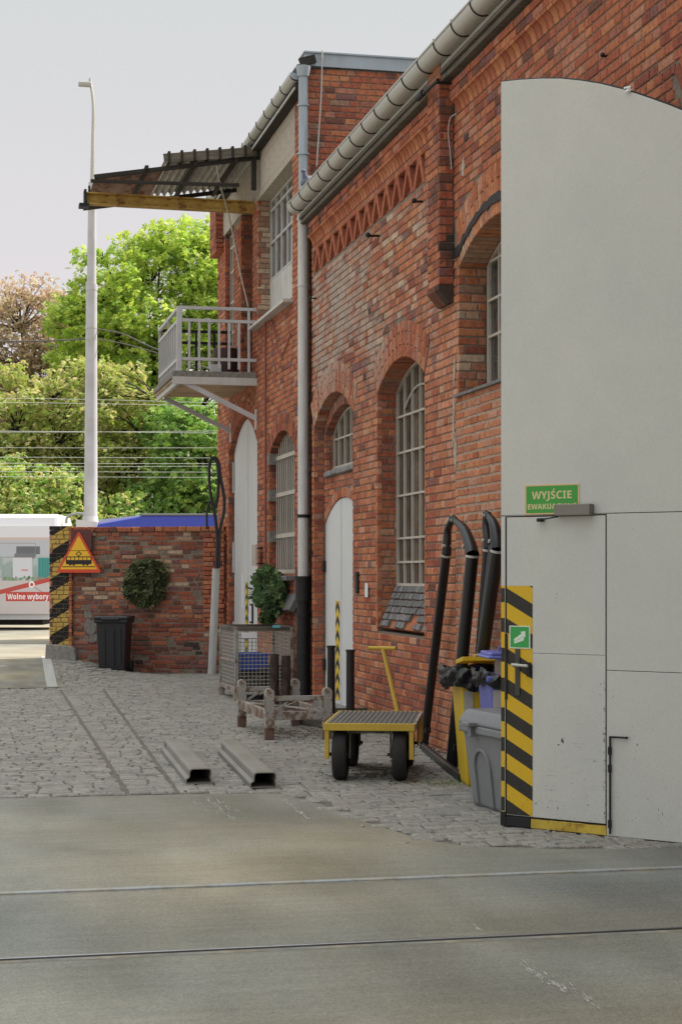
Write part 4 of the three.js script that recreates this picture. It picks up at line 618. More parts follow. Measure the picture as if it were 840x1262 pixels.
// ---------------------------------------------------------------- boundary wall with striped pier
const CWA = V3(1.57, 0, -29.98), CWB = V3(4.36, 0, -28.72), CWU = CWB.clone().sub(CWA).setY(0), CWL = CWU.length(); CWU.normalize();
const CWN = CWU.clone().cross(UPV), onCW = (u, y, n = 0) => CWA.clone().addScaledVector(CWU, u).addScaledVector(CWN, n).setY(y);
const cwHit = (px, py, n = 0) => { const d = V3(...ray(px, py)), o = V3(0, EYE, 0), c = onCW(0, 0, n), t = c.clone().sub(o).dot(CWN) / d.dot(CWN), q = o.addScaledVector(d, t); return { u: q.clone().sub(c).setY(0).dot(CWU), y: q.y, p: q }; };
const frameAt = (o, u, y, n) => { o.position.copy(onCW(u, y, n)); o.rotation.y = -Math.atan2(CWU.z, CWU.x); return o; };
{
  const ang = -Math.atan2(CWU.z, CWU.x), t = thing('boundary_wall', 'old brick boundary wall with yellow and black striped pier', 'wall', [0, 0, 0]);
  const body = new THREE.BoxGeometry(CWL, 2.5, 0.36).translate(CWL / 2, 1.1, -0.19).rotateY(ang).translate(CWA.x, 0, CWA.z), wall = mesh('wall', body, m_mortarDark, t), B = new Bricks(), PIER = 0.4;
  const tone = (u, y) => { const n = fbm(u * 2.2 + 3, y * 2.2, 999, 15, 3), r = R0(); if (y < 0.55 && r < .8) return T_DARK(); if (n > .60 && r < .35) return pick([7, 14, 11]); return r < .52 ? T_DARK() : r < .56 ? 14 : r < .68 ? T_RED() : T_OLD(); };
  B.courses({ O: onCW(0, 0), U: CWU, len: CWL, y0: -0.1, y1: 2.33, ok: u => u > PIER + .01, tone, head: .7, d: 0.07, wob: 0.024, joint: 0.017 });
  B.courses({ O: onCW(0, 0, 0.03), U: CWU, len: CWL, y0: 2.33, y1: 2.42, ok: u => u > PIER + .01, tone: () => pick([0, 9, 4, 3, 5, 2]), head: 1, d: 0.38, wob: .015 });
  B.courses({ O: onCW(CWL - .38, 0, 0.05), U: CWU, len: .36, y0: 0.75, y1: 2.3, tone: () => T_RED(), d: 0.07, wob: .008 });
  // pier side faces
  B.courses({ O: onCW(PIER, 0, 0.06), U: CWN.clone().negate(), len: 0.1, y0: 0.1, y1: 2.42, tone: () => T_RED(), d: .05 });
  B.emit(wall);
  // painted pier: bricks carry the stripes as worn paint
  const T_stripe = canvasTex(256, 1024, (c, w, h) => {
    c.fillStyle = '#dcb65c'; c.fillRect(0, 0, w, h);
    for (let i = 0; i < 9; i++) { const y = h - 150 - i * 196; c.fillStyle = '#1d1b1a'; c.beginPath(); c.moveTo(0, y); c.lineTo(w, y - 95); c.lineTo(w, y - 190); c.lineTo(0, y - 95); c.fill(); }
    const r = mulberry(5); for (let i = 0; i < 420; i++) { c.fillStyle = ['#7b4a35', '#9a8c7a', '#4a3a30', '#c7ab5a', '#2a2624'][Math.floor(r() * 5)]; c.globalAlpha = .35 + r() * .5; c.beginPath(); c.ellipse(r() * w, r() * h, 2 + r() * 9, 1 + r() * 5, r() * 3, 0, 7); c.fill(); }
  });
  const m_str = S([.85, .85, .85], { map: T_stripe, bumpMap: T_grainB, bumpScale: .006, roughness: .85 }), pier = mesh('pier', new THREE.BoxGeometry(PIER - .02, 2.45, 0.42).translate(PIER / 2, 1.2, -0.17).rotateY(ang).translate(CWA.x, 0, CWA.z), m_mortarDark, t), PB = new Bricks();
  PB.courses({ O: onCW(0, 0, 0.055), U: CWU, len: PIER, y0: 0.12, y1: 2.44, tone: () => 0, head: .5, d: .06, wob: .01 });
  for (const b of PB.list) { const q = brickTris(b.L, b.h, b.d, 1, 0, 0, .006), g = new THREE.BufferGeometry(), uu = b.c.clone().sub(onCW(0, 0, .055)).setY(0).dot(CWU); const uv = []; for (let i = 0; i < q.pos.length; i += 3) uv.push((uu + q.pos[i]) / PIER, Math.min(.999, (b.c.y + q.pos[i + 1]) / 2.46)); g.setAttribute('position', new THREE.Float32BufferAttribute(q.pos, 3)); g.setAttribute('uv', new THREE.Float32BufferAttribute(uv, 2)); g.computeVertexNormals(); g.applyMatrix4(new THREE.Matrix4().makeBasis(b.U, b.V, b.N).setPosition(b.c)); mesh('brick', g, m_str, pier); }
  const PL = new Bricks(); PL.courses({ O: onCW(0, 0, -.4), U: CWN, len: .455, y0: .12, y1: 2.44, tone: () => pick([9, 6, 13, 4]), d: .05 }); PL.emit(pier, 0);
  const pl = new THREE.Shape(); [[-.04, -.1], [.47, -.1], [.475, .22], [.45, .36], [.40, .40], [.2, .42], [-.02, .43], [-.035, .2]].forEach((p, i) => i ? pl.lineTo(...p) : pl.moveTo(...p));
  mesh('plinth', new THREE.ExtrudeGeometry(pl, { depth: .5, bevelEnabled: true, bevelSize: .02, bevelThickness: .02, bevelSegments: 2 }).translate(0, 0, -.39).rotateY(ang).translate(CWA.x, 0, CWA.z), S([.52, .49, .44], { map: T_grain, bumpMap: T_grainB, bumpScale: .02, roughness: .95 }), t);
  // patches of old render
  for (const [px, py, w, h] of [[112, 772, .22, .3], [109, 757, .15, .2], [115, 785, .2, .2], [127, 663, .14, .06], [207, 723, .1, .06]]) { const c = cwHit(px, py), p = []; for (let i = 0; i < 14; i++) { const a = i / 14 * 6.283, r = rnd(.55, 1.1); p.push([Math.cos(a) * w / 2 * r, Math.sin(a) * h / 2 * r]); } const m = mesh('render_patch', new THREE.ExtrudeGeometry(poly(p), { depth: .006, bevelEnabled: false }), m_concrete, wall); frameAt(m, c.u, c.y, 0.004); }
}
// tram warning sign on its board
{
  const c = cwHit(97.5, 680, .1), t = thing('tram_warning_sign', 'yellow triangular tram warning sign with red border on the striped pier', 'sign'); frameAt(t, c.u, c.y, .1);
  const h = 0.70, w = 0.80, T = canvasTex(512, 448, (x, cw, ch) => {
    x.fillStyle = '#d94a2c'; x.fillRect(0, 0, cw, ch); x.fillStyle = '#f2bd25'; x.beginPath(); x.moveTo(256, 52); x.lineTo(466, 412); x.lineTo(46, 412); x.fill();
    x.fillStyle = x.strokeStyle = '#161412'; x.lineWidth = 5; x.beginPath(); x.moveTo(158, 212); x.lineTo(356, 212); x.stroke(); x.lineWidth = 9; x.beginPath(); x.moveTo(256, 222); x.lineTo(284, 246); x.lineTo(256, 272); x.lineTo(228, 246); x.closePath(); x.stroke();
    x.beginPath(); x.roundRect(110, 274, 292, 84, 16); x.fill(); x.fillStyle = '#f2bd25'; for (let i = 0; i < 6; i++) { x.fillRect(122 + i * 46, 284, 38, 28); } x.fillStyle = '#161412';
    for (const q of [160, 200, 312, 352]) { x.beginPath(); x.arc(q, 358, 15, 0, 7); x.fill(); } x.fillRect(70, 380, 372, 9);
  });
  const sh = new THREE.Shape(), r = .05, A = [[-w / 2, -h / 2], [w / 2, -h / 2], [0, h / 2]];
  for (let i = 0; i < 3; i++) { const p = A[i], a = A[(i + 2) % 3], b = A[(i + 1) % 3], d1 = Math.hypot(a[0] - p[0], a[1] - p[1]), d2 = Math.hypot(b[0] - p[0], b[1] - p[1]), s = [p[0] + (a[0] - p[0]) / d1 * r, p[1] + (a[1] - p[1]) / d1 * r], e = [p[0] + (b[0] - p[0]) / d2 * r, p[1] + (b[1] - p[1]) / d2 * r]; i ? sh.lineTo(...s) : sh.moveTo(...s); sh.quadraticCurveTo(...p, ...e); } sh.closePath();
  const g = new THREE.ShapeGeometry(sh, 6), uv = g.attributes.uv, p = g.attributes.position; for (let i = 0; i < p.count; i++) uv.setXY(i, p.getX(i) / w + .5, p.getY(i) / h + .5); g.translate(0, 0, .009);
  mesh('face', g, S([1, 1, 1], { map: T, roughness: .5 }), t); mesh('plate', new THREE.ExtrudeGeometry(sh, { depth: .006, bevelEnabled: false }), S([.5, .09, .04]), t); mesh('back_board', box(.36, .34, .03, .04, .2, -.02), S([.17, .06, .055], { map: T_paint }), t);
}
// ---------------------------------------------------------------- foliage helpers
const leafShape = (n, len, wid, droop, round = false) => { const pos = []; for (let i = 0; i < n; i++) { const a = i / n * 6.283 + (i % 2) * .3, c = Math.cos(a), s = Math.sin(a), l = len * (.75 + .25 * ((i * 7) % 3) / 2), q = (r, o, y) => [c * r - s * o, y, s * r + c * o], A = q(.04 * l, 0, 0), M1 = q(.55 * l, wid / 2, -droop * .3 * l), M2 = q(.55 * l, -wid / 2, -droop * .3 * l), E = q(l, 0, -droop * l); pos.push(...A, ...M1, ...E, ...A, ...E, ...M2); } const g = new THREE.BufferGeometry(); g.setAttribute('position', new THREE.Float32BufferAttribute(pos, 3)); g.setAttribute('uv', new THREE.Float32BufferAttribute(new Array(pos.length / 3 * 2).fill(0).map((_, i) => pos[Math.floor(i / 2) * 3 + i % 2]), 2)); g.computeVertexNormals(); return g; };
const leafMat = (c = [1, 1, 1], tr = .42) => P(c, { roughness: 1, transmission: tr, thickness: 0, side: THREE.DoubleSide });
const LG_palm = leafShape(7, .24, .095, .35), LG_small = leafShape(6, .15, .075, .3), LG_ivy = leafShape(5, .075, .05, .35);
const M_leaf = leafMat(), M_leafIvy = leafMat([1, 1, 1], .2), m_bark = S([.075, .06, .05], { map: T_grain, bumpMap: T_grainB, bumpScale: .03, roughness: 1 });
function leaves(name, parent, geo, mat, pts, cols, smin, smax, up = .55) {
  const im = new THREE.InstancedMesh(geo, mat, pts.length), M = new THREE.Matrix4(), q = new THREE.Quaternion(), n = V3(0, 0, 0), col = new THREE.Color();
  pts.forEach((p, i) => { n.set(rnd(-1, 1), rnd(-1, 1) + up * 2, rnd(-1, 1)).normalize(); q.setFromUnitVectors(UPV, n); const s = rnd(smin, smax); M.compose(p, q, V3(s, s, s)); im.setMatrixAt(i, M); const c = pick(cols), k = rnd(.8, 1.2); im.setColorAt(i, col.setRGB(c[0] * k, c[1] * k, c[2] * k)); });
  im.name = name; im.castShadow = im.receiveShadow = true; im.userData = { kind: 'stuff' }; parent.add(im); return im;
}
function taper(pts, r0, r1, seg = 10, rad = 7) { const c = new THREE.CatmullRomCurve3(pts), g = new THREE.TubeGeometry(c, seg, 1, rad), p = g.attributes.position, v = V3(0, 0, 0); for (let i = 0; i <= seg; i++) { const o = c.getPointAt(i / seg), r = r0 + (r1 - r0) * i / seg; for (let j = 0; j <= rad; j++) { const k = i * (rad + 1) + j; v.fromBufferAttribute(p, k).sub(o).multiplyScalar(r).add(o); p.setXYZ(k, v.x, v.y, v.z); } } g.computeVertexNormals(); return g; }
// a tree: trunk, limbs to clumps of leaves spread through some ellipsoids (given in metres above the foot)
function tree(name, label, foot, { trunk, r, eggs, per = 40, clump = [.7, 1.25], geo = LG_palm, cols, s = [.7, 1.2], limbs = 7, group = 'street trees behind the wall', candles = 0, fill = 1 }) {
  const t = thing(name, label, 'tree', [foot.x, foot.y, foot.z], 0, group), C = [];
  for (const [x, y, z, rx, ry, rz, n] of eggs) for (let i = 0; i < n; i++) { const d = V3(rnd(-1, 1), rnd(-1, 1), rnd(-1, 1)); if (d.length() > 1) { i--; continue; } d.multiplyScalar(d.length() > .001 ? Math.pow(d.length(), .72 - 1) : 1); C.push({ p: V3(x + d.x * rx * rnd(.85, 1.12), y + d.y * ry * rnd(.85, 1.1), z + d.z * rz), r: rnd(...clump) }); }
  const top = V3(rnd(-.3, .3), trunk, rnd(-.3, .3)); mesh('trunk', taper([V3(0, -.2, 0), V3(rnd(-.1, .1), trunk * .4, 0), V3(rnd(-.2, .2), trunk * .75, .1), top], r, r * .55, 12, 9), m_bark, t);
  const L = []; const sorted = C.slice().sort(() => R0() - .5).slice(0, limbs);
  for (const c of sorted) { const a = V3(top.x * .6, trunk * rnd(.55, 1), top.z * .6), m = a.clone().lerp(c.p, .45).add(V3(rnd(-.4, .4), rnd(.2, .8), rnd(-.4, .4))); mesh('limb', taper([a, m, c.p], r * rnd(.32, .5), .035, 10, 6), m_bark, t); L.push(a.clone().lerp(m, .8), m, m.clone().lerp(c.p, .5), c.p); }
  const tw = []; for (const c of C) { let b = L[0], bd = 1e9; for (const q of L) { const d = q.distanceToSquared(c.p) + (q.y > c.p.y ? 3 : 0); if (d < bd) { bd = d; b = q; } } tw.push(taper([b, b.clone().lerp(c.p, .5).add(V3(rnd(-.15, .15), rnd(0, .25), rnd(-.15, .15))), c.p], .035, .012, 4, 4)); }
  const tg = mesh('twigs', merge(tw), m_bark, t); tg.userData = { kind: 'stuff' };
  const pts = []; for (const c of C) for (let i = 0; i < per; i++) { const d = V3(rnd(-1, 1), rnd(-1, 1), rnd(-1, 1)).normalize().multiplyScalar(c.r * Math.pow(R0(), .45) * fill); d.y *= .62; pts.push(c.p.clone().add(d)); }
  leaves('crown', t, geo, M_leaf, pts, cols, ...s);
  if (candles) { const g = new THREE.ConeGeometry(.05, .2, 6).translate(0, .1, 0), im = new THREE.InstancedMesh(g, S([.55, .54, .42], { roughness: 1 }), candles), M = new THREE.Matrix4(); for (let i = 0; i < candles; i++) { const c = pick(C); M.makeTranslation(c.p.x + rnd(-.7, .7), c.p.y + rnd(.1, .6), c.p.z + c.r * .8 + rnd(0, .5)); im.setMatrixAt(i, M); } im.name = 'flower_candles'; im.userData = { kind: 'stuff' }; t.add(im); }
  return t;
}
const spot = (px, D, y = .2) => { const p = atDepth(px, HY, D); return V3(p.x, y, p.z); };
const GB = [[.46, .60, .06], [.38, .55, .055], [.53, .65, .085], [.29, .47, .05], [.56, .66, .13]], GY = [[.54, .53, .16], [.46, .50, .12], [.60, .56, .23], [.36, .46, .09], [.54, .47, .2], [.30, .42, .07], [.40, .52, .08]], GR = [[.56, .39, .26], [.62, .46, .31], [.46, .34, .22], [.60, .50, .31], [.48, .41, .23]], GD = [[.17, .34, .045], [.22, .40, .055], [.13, .27, .04], [.28, .45, .07], [.34, .49, .08]];
tree('chestnut_tree', 'tall bright green chestnut tree with dark limbs rising behind the balcony', spot(200, 76), { trunk: 9.5, r: .34, eggs: [[.3, 12.6, 0, 4.4, 4.3, 3.4, 130], [-2.9, 11.8, .5, 2.0, 2.1, 1.8, 32], [2.8, 13.2, 0, 2.4, 3.2, 2, 40], [0, 8.2, 0, 4.6, 2.4, 3, 70]], per: 68, cols: GB, s: [.6, 1.05], limbs: 10 });
tree('copper_tree', 'sparse tree with young coppery brown leaves at the left of the pole', spot(36, 84), { trunk: 7.5, r: .2, eggs: [[.4, 12.6, 0, 3.6, 2.8, 2.4, 140], [2.2, 12.2, 0, 2.0, 2.2, 1.5, 80], [-1.0, 9, 0, 3.8, 2.8, 2, 140]], per: 50, geo: LG_small, cols: GR, s: [.55, 1.15], limbs: 12, clump: [.5, 1.0] });
tree('maple_tree', 'yellowish budding maple tree behind the tram and pole', spot(105, 68), { trunk: 5, r: .22, eggs: [[.2, 6.6, 0, 4.4, 2.9, 2.4, 130], [-2.4, 7.2, 0, 2.2, 2.2, 2, 46], [1.2, 8.2, .2, 1.9, 1.6, 1.6, 32], [-2.6, 4.6, 0, 3.2, 2.6, 2, 90], [2.2, 4.8, .3, 2.6, 2.2, 1.8, 60]], per: 60, geo: LG_small, cols: GY, s: [.65, 1.15], limbs: 9, clump: [.5, .95] });
tree('chestnut_tree', 'deep green flowering chestnut tree with white blossom candles beside the annex', spot(250, 66), { trunk: 4.2, r: .36, eggs: [[.2, 6.0, 0, 2.6, 2.5, 2.2, 62], [-.9, 3.4, 0, 1.9, 1.6, 1.6, 34], [1.8, 4, 0, 1.6, 2, 1.5, 28]], per: 64, cols: GD, s: [.6, 1.0], limbs: 7, candles: 70 });
tree('maple_tree', 'low yellow green maple behind the striped pier', spot(40, 62), { trunk: 2.6, r: .14, eggs: [[0, 3.6, 0, 2.6, 2.0, 1.8, 60], [2.4, 3.0, 0, 1.6, 1.5, 1.4, 30]], per: 58, geo: LG_small, cols: [...GY, ...GD], s: [.65, 1.15], limbs: 6, clump: [.5, .9] });
tree('lime_tree', 'dark green lime tree filling the gap behind the budding maple', spot(150, 92), { trunk: 5, r: .25, eggs: [[0, 6.8, 0, 6.6, 5.4, 2.2, 190], [-4, 6, 0, 4.4, 4.4, 2, 90]], per: 36, cols: GD, s: [1.1, 1.9], limbs: 6, clump: [.9, 1.5] });
tree('lime_tree', 'broad green tree standing left of the tram, mirrored in the upper windows', spot(-150, 74), { trunk: 6, r: .3, eggs: [[0, 9, 0, 4.6, 4.6, 3, 110]], per: 34, cols: GB, s: [1.1, 1.8], limbs: 7, clump: [.9, 1.4] });
tree('lime_tree', 'leafy tree farther along the street, left of the tram', spot(-390, 70), { trunk: 6, r: .3, eggs: [[0, 8, 0, 4.8, 5, 3, 110]], per: 34, cols: GD, s: [1.1, 1.8], limbs: 7, clump: [.9, 1.4] });

// ---------------------------------------------------------------- ivy on the wall, ivy in the window basket
{
  const c = cwHit(179, 717, .12), t = thing('ivy_bush', 'dark green ivy bush growing out of the brick boundary wall', 'plant', c.p.toArray()), pts = [];
  const lobes = [[0, 0, .16], [.04, .04, .22], [0, 0, .3], [-.17, .1, .2], [.18, .12, .22], [.1, -.2, .2], [-.02, .22, .17], [.18, -.1, .18], [-.2, -.1, .17], [-.12, -.22, .15], [.02, -.3, .12], [.14, .25, .11], [.3, .05, .09]];
  for (const [x, y, r] of lobes) for (let i = 0; i < 95; i++) { const d = V3(rnd(-1, 1), rnd(-1, 1), rnd(-1, 1)).normalize().multiplyScalar(r * Math.pow(R0(), .4)); pts.push(V3(x + d.x, y + d.y, Math.max(-.1, d.z * .75))); }
  leaves('foliage', t, LG_ivy, M_leafIvy, pts, [[.10, .13, .045], [.07, .10, .035], [.14, .17, .06], [.19, .20, .09]], .7, 1.6, .25);
  const st = []; for (let i = 0; i < 9; i++) st.push(taper([V3(0, -.1, -.12), V3(rnd(-.15, .15), rnd(-.15, .15), .02), V3(rnd(-.3, .3), rnd(-.3, .3), .15)], .012, .004, 5, 5)); mesh('stem', merge(st), m_bark, t);
}
{
  const c = onX(331, 727, W - .22), t = thing('hanging_basket', 'trailing ivy basket hanging in front of the barred window', 'plant', c.toArray()), pts = [];
  for (const [x, y, z, r, n] of [[0, 0, 0, .30, 240], [0, -.16, .38, .2, 100], [0, .08, -.2, .2, 90], [-.05, .2, .1, .16, 60], [0, -.38, -.1, .12, 40], [-.03, -.05, .3, .25, 110]]) for (let i = 0; i < n; i++) { const d = V3(rnd(-1, 1), rnd(-1, 1), rnd(-1, 1)).normalize().multiplyScalar(r * Math.pow(R0(), .4)); pts.push(V3(x + d.x * .8, y + d.y, z + d.z * 1.5)); }
  leaves('foliage', t, LG_ivy, M_leafIvy, pts, [[.07, .14, .04], [.045, .09, .03], [.10, .18, .05], [.13, .2, .07]], .7, 1.35, .3);
  mesh('basket', new THREE.SphereGeometry(.17, 14, 8, 0, 6.283, Math.PI / 2, Math.PI / 2).translate(.04, .02, 0), m_darkWood, t); mesh('wall_bracket', merge([rod(V3(.05, .1, 0), V3(.24, .1, 0), .012, .012, 6), rod(V3(.05, .1, 0), V3(.24, -.12, 0), .01, .01, 6)]), m_iron, t);
}
// ---------------------------------------------------------------- lamp post, wires
{
  const b = spot(111.5, 40), t = thing('lamp_post', 'tall white tapered lamp post with small street lamp head', 'lamp post', b.toArray()), m = S([.68, .69, .72], { roughness: .45, map: T_paint }), q = (px, py) => atDepth(px, py, 40).sub(b);
  const y = py => q(111, py).y, up = (py, px) => q(px, py);
  mesh('base_section', rod(V3(0, -.1, 0), up(352, 113), .17, .125, 24), m, t); mesh('middle_section', rod(up(356, 113), up(225, 114), .108, .088, 24), m, t); mesh('sleeve', rod(up(358, 113), up(350, 113), .132, .132, 24), m, t);
  mesh('foot_collar', rod(up(646, 111.5), up(636, 111.6), .2, .17, 24), m, t); mesh('mast', taper([up(226, 114), up(170, 115), up(125, 115), up(106, 112.5), up(97, 111)], .055, .03, 14, 10), m_zinc, t);
  const h = up(104, 106); mesh('lamp_head', rbox(.3, .10, .16, h.x - .02, h.y, h.z, .03), S([.42, .42, .38], { roughness: .5 }), t); mesh('lamp_bracket', taper([up(96, 111.5), up(102, 111), up(107, 112)], .02, .045, 5, 8), m, t);
  for (const py of [404, 417]) mesh('band_clamp', rod(up(py + 1.3, 112.5), up(py - 1.3, 112.5), .14, .138, 24), m_zinc, t);
}
{
  const m = S([.55, .57, .55], { roughness: .6 }), md = S([.12, .11, .10], { roughness: .8 });
  const L = [[486, 497], [492, 501], [533, 531], [529, 534], [551, 552], [562, 564.5], [570, 571.5], [575, 574.5], [580, 582], [586, 588.5]], where = ['topmost of the wires above the street, sagging beside the pole', 'second wire from the top above the street', 'upper of the crossed pair of wires', 'lower of the crossed pair of wires', 'single wire midway up the foliage', 'upper wire of the close bundle', 'second wire of the close bundle', 'third wire of the close bundle', 'fourth wire of the close bundle', 'lowest wire of the close bundle'];
  L.forEach(([y0, y1], i) => { const D0 = 52 + i * .35, a = atDepth(-700, y0 - 2, D0), c = atDepth(90, (y0 + y1) / 2 + .5, D0), d = atDepth(300, y1, D0), e = atDepth(560, y1 + 1, D0); one('overhead_wire', tube([a, c, d, e], .0065, 40, 5), m, 'thin ' + where[i], 'wire', 'tram wires above the street'); });
  one('span_wire', tube([atDepth(-300, 424, 40), atDepth(0, 421, 40), atDepth(60, 420, 40), atDepth(112, 417.5, 40)], .017, 30, 6), md, 'dark twisted span wire fixed to the lamp post on the left', 'wire', 'span wires at the lamp post');
  one('span_wire', tube([atDepth(113, 404.5, 40), atDepth(150, 411, 40), atDepth(185, 427, 40), atDepth(300, 470, 40)], .014, 30, 6), md, 'dark cable running down from the lamp post toward the annex', 'wire', 'span wires at the lamp post');
  one('span_wire', tube([atDepth(113, 417, 40.1), atDepth(140, 421, 40.1), atDepth(190, 434, 40.1), atDepth(300, 478, 40.1)], .011, 30, 6), md, 'thin lower cable from the lamp post toward the annex', 'wire', 'span wires at the lamp post');
}
// ---------------------------------------------------------------- tram in the street
{
  const D = 46, e = spot(74, D), L = 14, h0 = .36, h1 = atDepth(30, 639.5, D).y, t = thing('tram', 'pale tram with printed advertising wrap standing in the street', 'tram', [e.x, .2, e.z], TH * -1 + .02);
  const H = h1 - .2, T = canvasTex(1024, 512, (c, w, hh) => {
    // right 5 m of the body side: wrap print
    c.fillStyle = '#cfccd0'; c.fillRect(0, 0, w, hh); c.fillStyle = '#e9e8ec'; c.fillRect(0, 0, w, 70); c.fillStyle = '#d8c3ba'; c.fillRect(0, 66, w, 16); c.fillStyle = '#c4c6cd'; c.fillRect(0, 82, w, 90); c.fillStyle = '#bcc3c4'; c.fillRect(0, 170, w, 130);
    const r = mulberry(9); for (let i = 0; i < 46; i++) { c.fillStyle = ['#a9b9b7', '#98aca9', '#c3cbca', '#b4bcc0', '#8fa39f'][Math.floor(r() * 5)]; c.globalAlpha = .6; c.fillRect(r() * w, 150 + r() * 110, 14 + r() * 34, 60 + r() * 90); } c.globalAlpha = 1;
    c.fillStyle = '#6f7276'; c.fillRect(798, 118, 150, 46); c.fillStyle = '#7d8082'; c.beginPath(); c.moveTo(790, 158); c.lineTo(930, 158); c.lineTo(912, 190); c.lineTo(780, 190); c.fill(); c.fillStyle = '#dcdde2'; c.fillRect(776, 184, 122, 118); c.fillStyle = '#d59a98'; c.fillRect(828, 252, 44, 10);
    c.fillStyle = '#4f9c93'; c.fillRect(936, 184, 88, 120); c.fillStyle = '#3d8a8e'; for (let i = 0; i < 5; i++) c.fillRect(944 + i * 17, 190, 7, 110); for (let i = 0; i < 90; i++) { c.fillStyle = ['#5f9a63', '#7fae78', '#3f7d50', '#8f8f80'][Math.floor(r() * 4)]; c.beginPath(); c.arc(r() * w, 296 + r() * 22, 4 + r() * 9, 0, 7); c.fill(); }
    c.fillStyle = '#d3cac8'; c.fillRect(0, 318, w, 194); c.strokeStyle = '#c65148'; c.lineWidth = 26; c.beginPath(); c.moveTo(400, 420); c.lineTo(700, 384); c.lineTo(1024, 308); c.stroke(); c.fillStyle = '#fff'; c.beginPath(); c.arc(896, 341, 19, 0, 7); c.fill(); c.fillStyle = '#c65148'; c.beginPath(); c.arc(896, 341, 10, 0, 7); c.fill();
    c.strokeStyle = '#8a5a55'; c.lineWidth = 3; c.beginPath(); c.moveTo(905, 352); c.lineTo(960, 384); c.stroke(); c.fillStyle = '#c94a42'; c.fillRect(732, 384, 280, 54); c.fillStyle = '#fff'; c.font = 'bold 44px sans-serif'; c.textAlign = 'center'; c.textBaseline = 'middle'; c.fillText('Wolne wybory', 872, 411, 262); c.strokeStyle = '#9b8f8c'; c.strokeRect(-10, 100, 930, 82);
  });
  // body outline across the car (x = width, y = height), swept along the car
  const prof = poly([[-1.15, h0], [1.15, h0], [1.17, 1.0], [1.15, H - .25], [1.05, H - .06], [.8, H + .02], [-.8, H + .02], [-1.05, H - .06], [-1.15, H - .25], [-1.17, 1.0]]);
  const m = S([.66, .655, .67], { roughness: .35 }), bg = new THREE.ExtrudeGeometry(prof, { depth: L - .3, bevelEnabled: true, bevelSize: .12, bevelThickness: .15, bevelSegments: 3 }).rotateY(-Math.PI / 2).translate(-.15, 0, -1.3); mesh('body', bg, m, t);
  const side = new THREE.PlaneGeometry(4.2, H - h0 - .22).translate(-2.3, (H + h0) / 2 - .08, .045); mesh('advertising_wrap', side, S([1, 1, 1], { map: T, roughness: .4 }), t);
  for (let i = 0; i < 4; i++) mesh('window', rbox(1.6, .85, .02, -7.4 - i * 1.75, H - .95, -.07, .04), m_paneClear, t);
  mesh('underframe', box(L - 1, .3, 1.9, -L / 2, .24, -1.3), S([.02, .02, .02]), t); for (const x of [-2.2, -4, -10, -11.8]) for (const z of [-.6, -2]) mesh('wheel', new THREE.CylinderGeometry(.3, .3, .12, 20).rotateX(Math.PI / 2).translate(x, .3, z), m_iron, t);
  mesh('skirt', box(L - .4, .1, .05, -L / 2, h0 - .04, -.12), S([.03, .03, .03]), t); mesh('roof_box', rbox(3, .22, 1.4, -7, H + .1, -1.3, .05), m, t);
  mesh('lamp_bracket', tube([V3(.1, H - .1, -.5), V3(.12, H + .05, -.5), V3(.3, H + .14, -.5), V3(.62, H + .12, -.5), V3(.74, H - .1, -.5)], .035, 20, 8), S([.3, .3, .3], { roughness: .5 }), t);
}
// blue covered trailer parked behind the wall
{
  const D = 38, a = spot(93, D), t = thing('covered_trailer', 'blue tarpaulin covered trailer showing above the brick boundary wall', 'trailer', [a.x, .2, a.z], -TH), h = py => atDepth(150, py, D).y - .2, w = px => (px - 93) / F * D;
  const top = h(637), m = S([.055, .09, .52], { roughness: .55 }), sh = poly([[w(121), h(649)], [w(122), h(646.5)], [w(176), top], [w(330), top + .02], [w(330), .9], [w(121), .9]]);
  mesh('tarpaulin', new THREE.ExtrudeGeometry(sh, { depth: 2.2, bevelEnabled: true, bevelSize: .02, bevelThickness: .02, bevelSegments: 1 }).translate(0, 0, -2.2), m, t);
  mesh('nose', new THREE.ExtrudeGeometry(poly([[0, .9], [w(121) - .03, .9], [w(121) - .03, h(643)], [0, h(640)]]), { depth: 2.0, bevelEnabled: false }).translate(0, 0, -2.1), m_white, t);
  mesh('nose', new THREE.ExtrudeGeometry(poly([[w(121), h(646)], [w(176), top + .0], [w(176), top + .05], [w(121), h(640)]]), { depth: 1.9, bevelEnabled: false }).translate(0, 0, -2.1), S([.55, .56, .6], { roughness: .6 }), t);
  mesh('top_rail', rbox(w(330) - w(172), .05, .06, (w(330) + w(172)) / 2, top + .045, 0.0, .02), S([.2, .21, .23], { metalness: .5, roughness: .5 }), t); mesh('chassis', box(w(330), .2, 1.8, w(330) / 2, .75, -1.1), m_iron, t); for (const x of [1.2, 2.1, 3.0]) for (const z of [-.2, -2]) mesh('wheel', new THREE.CylinderGeometry(.45, .45, .22, 22).rotateX(Math.PI / 2).translate(x, .45, z), m_iron, t);
}
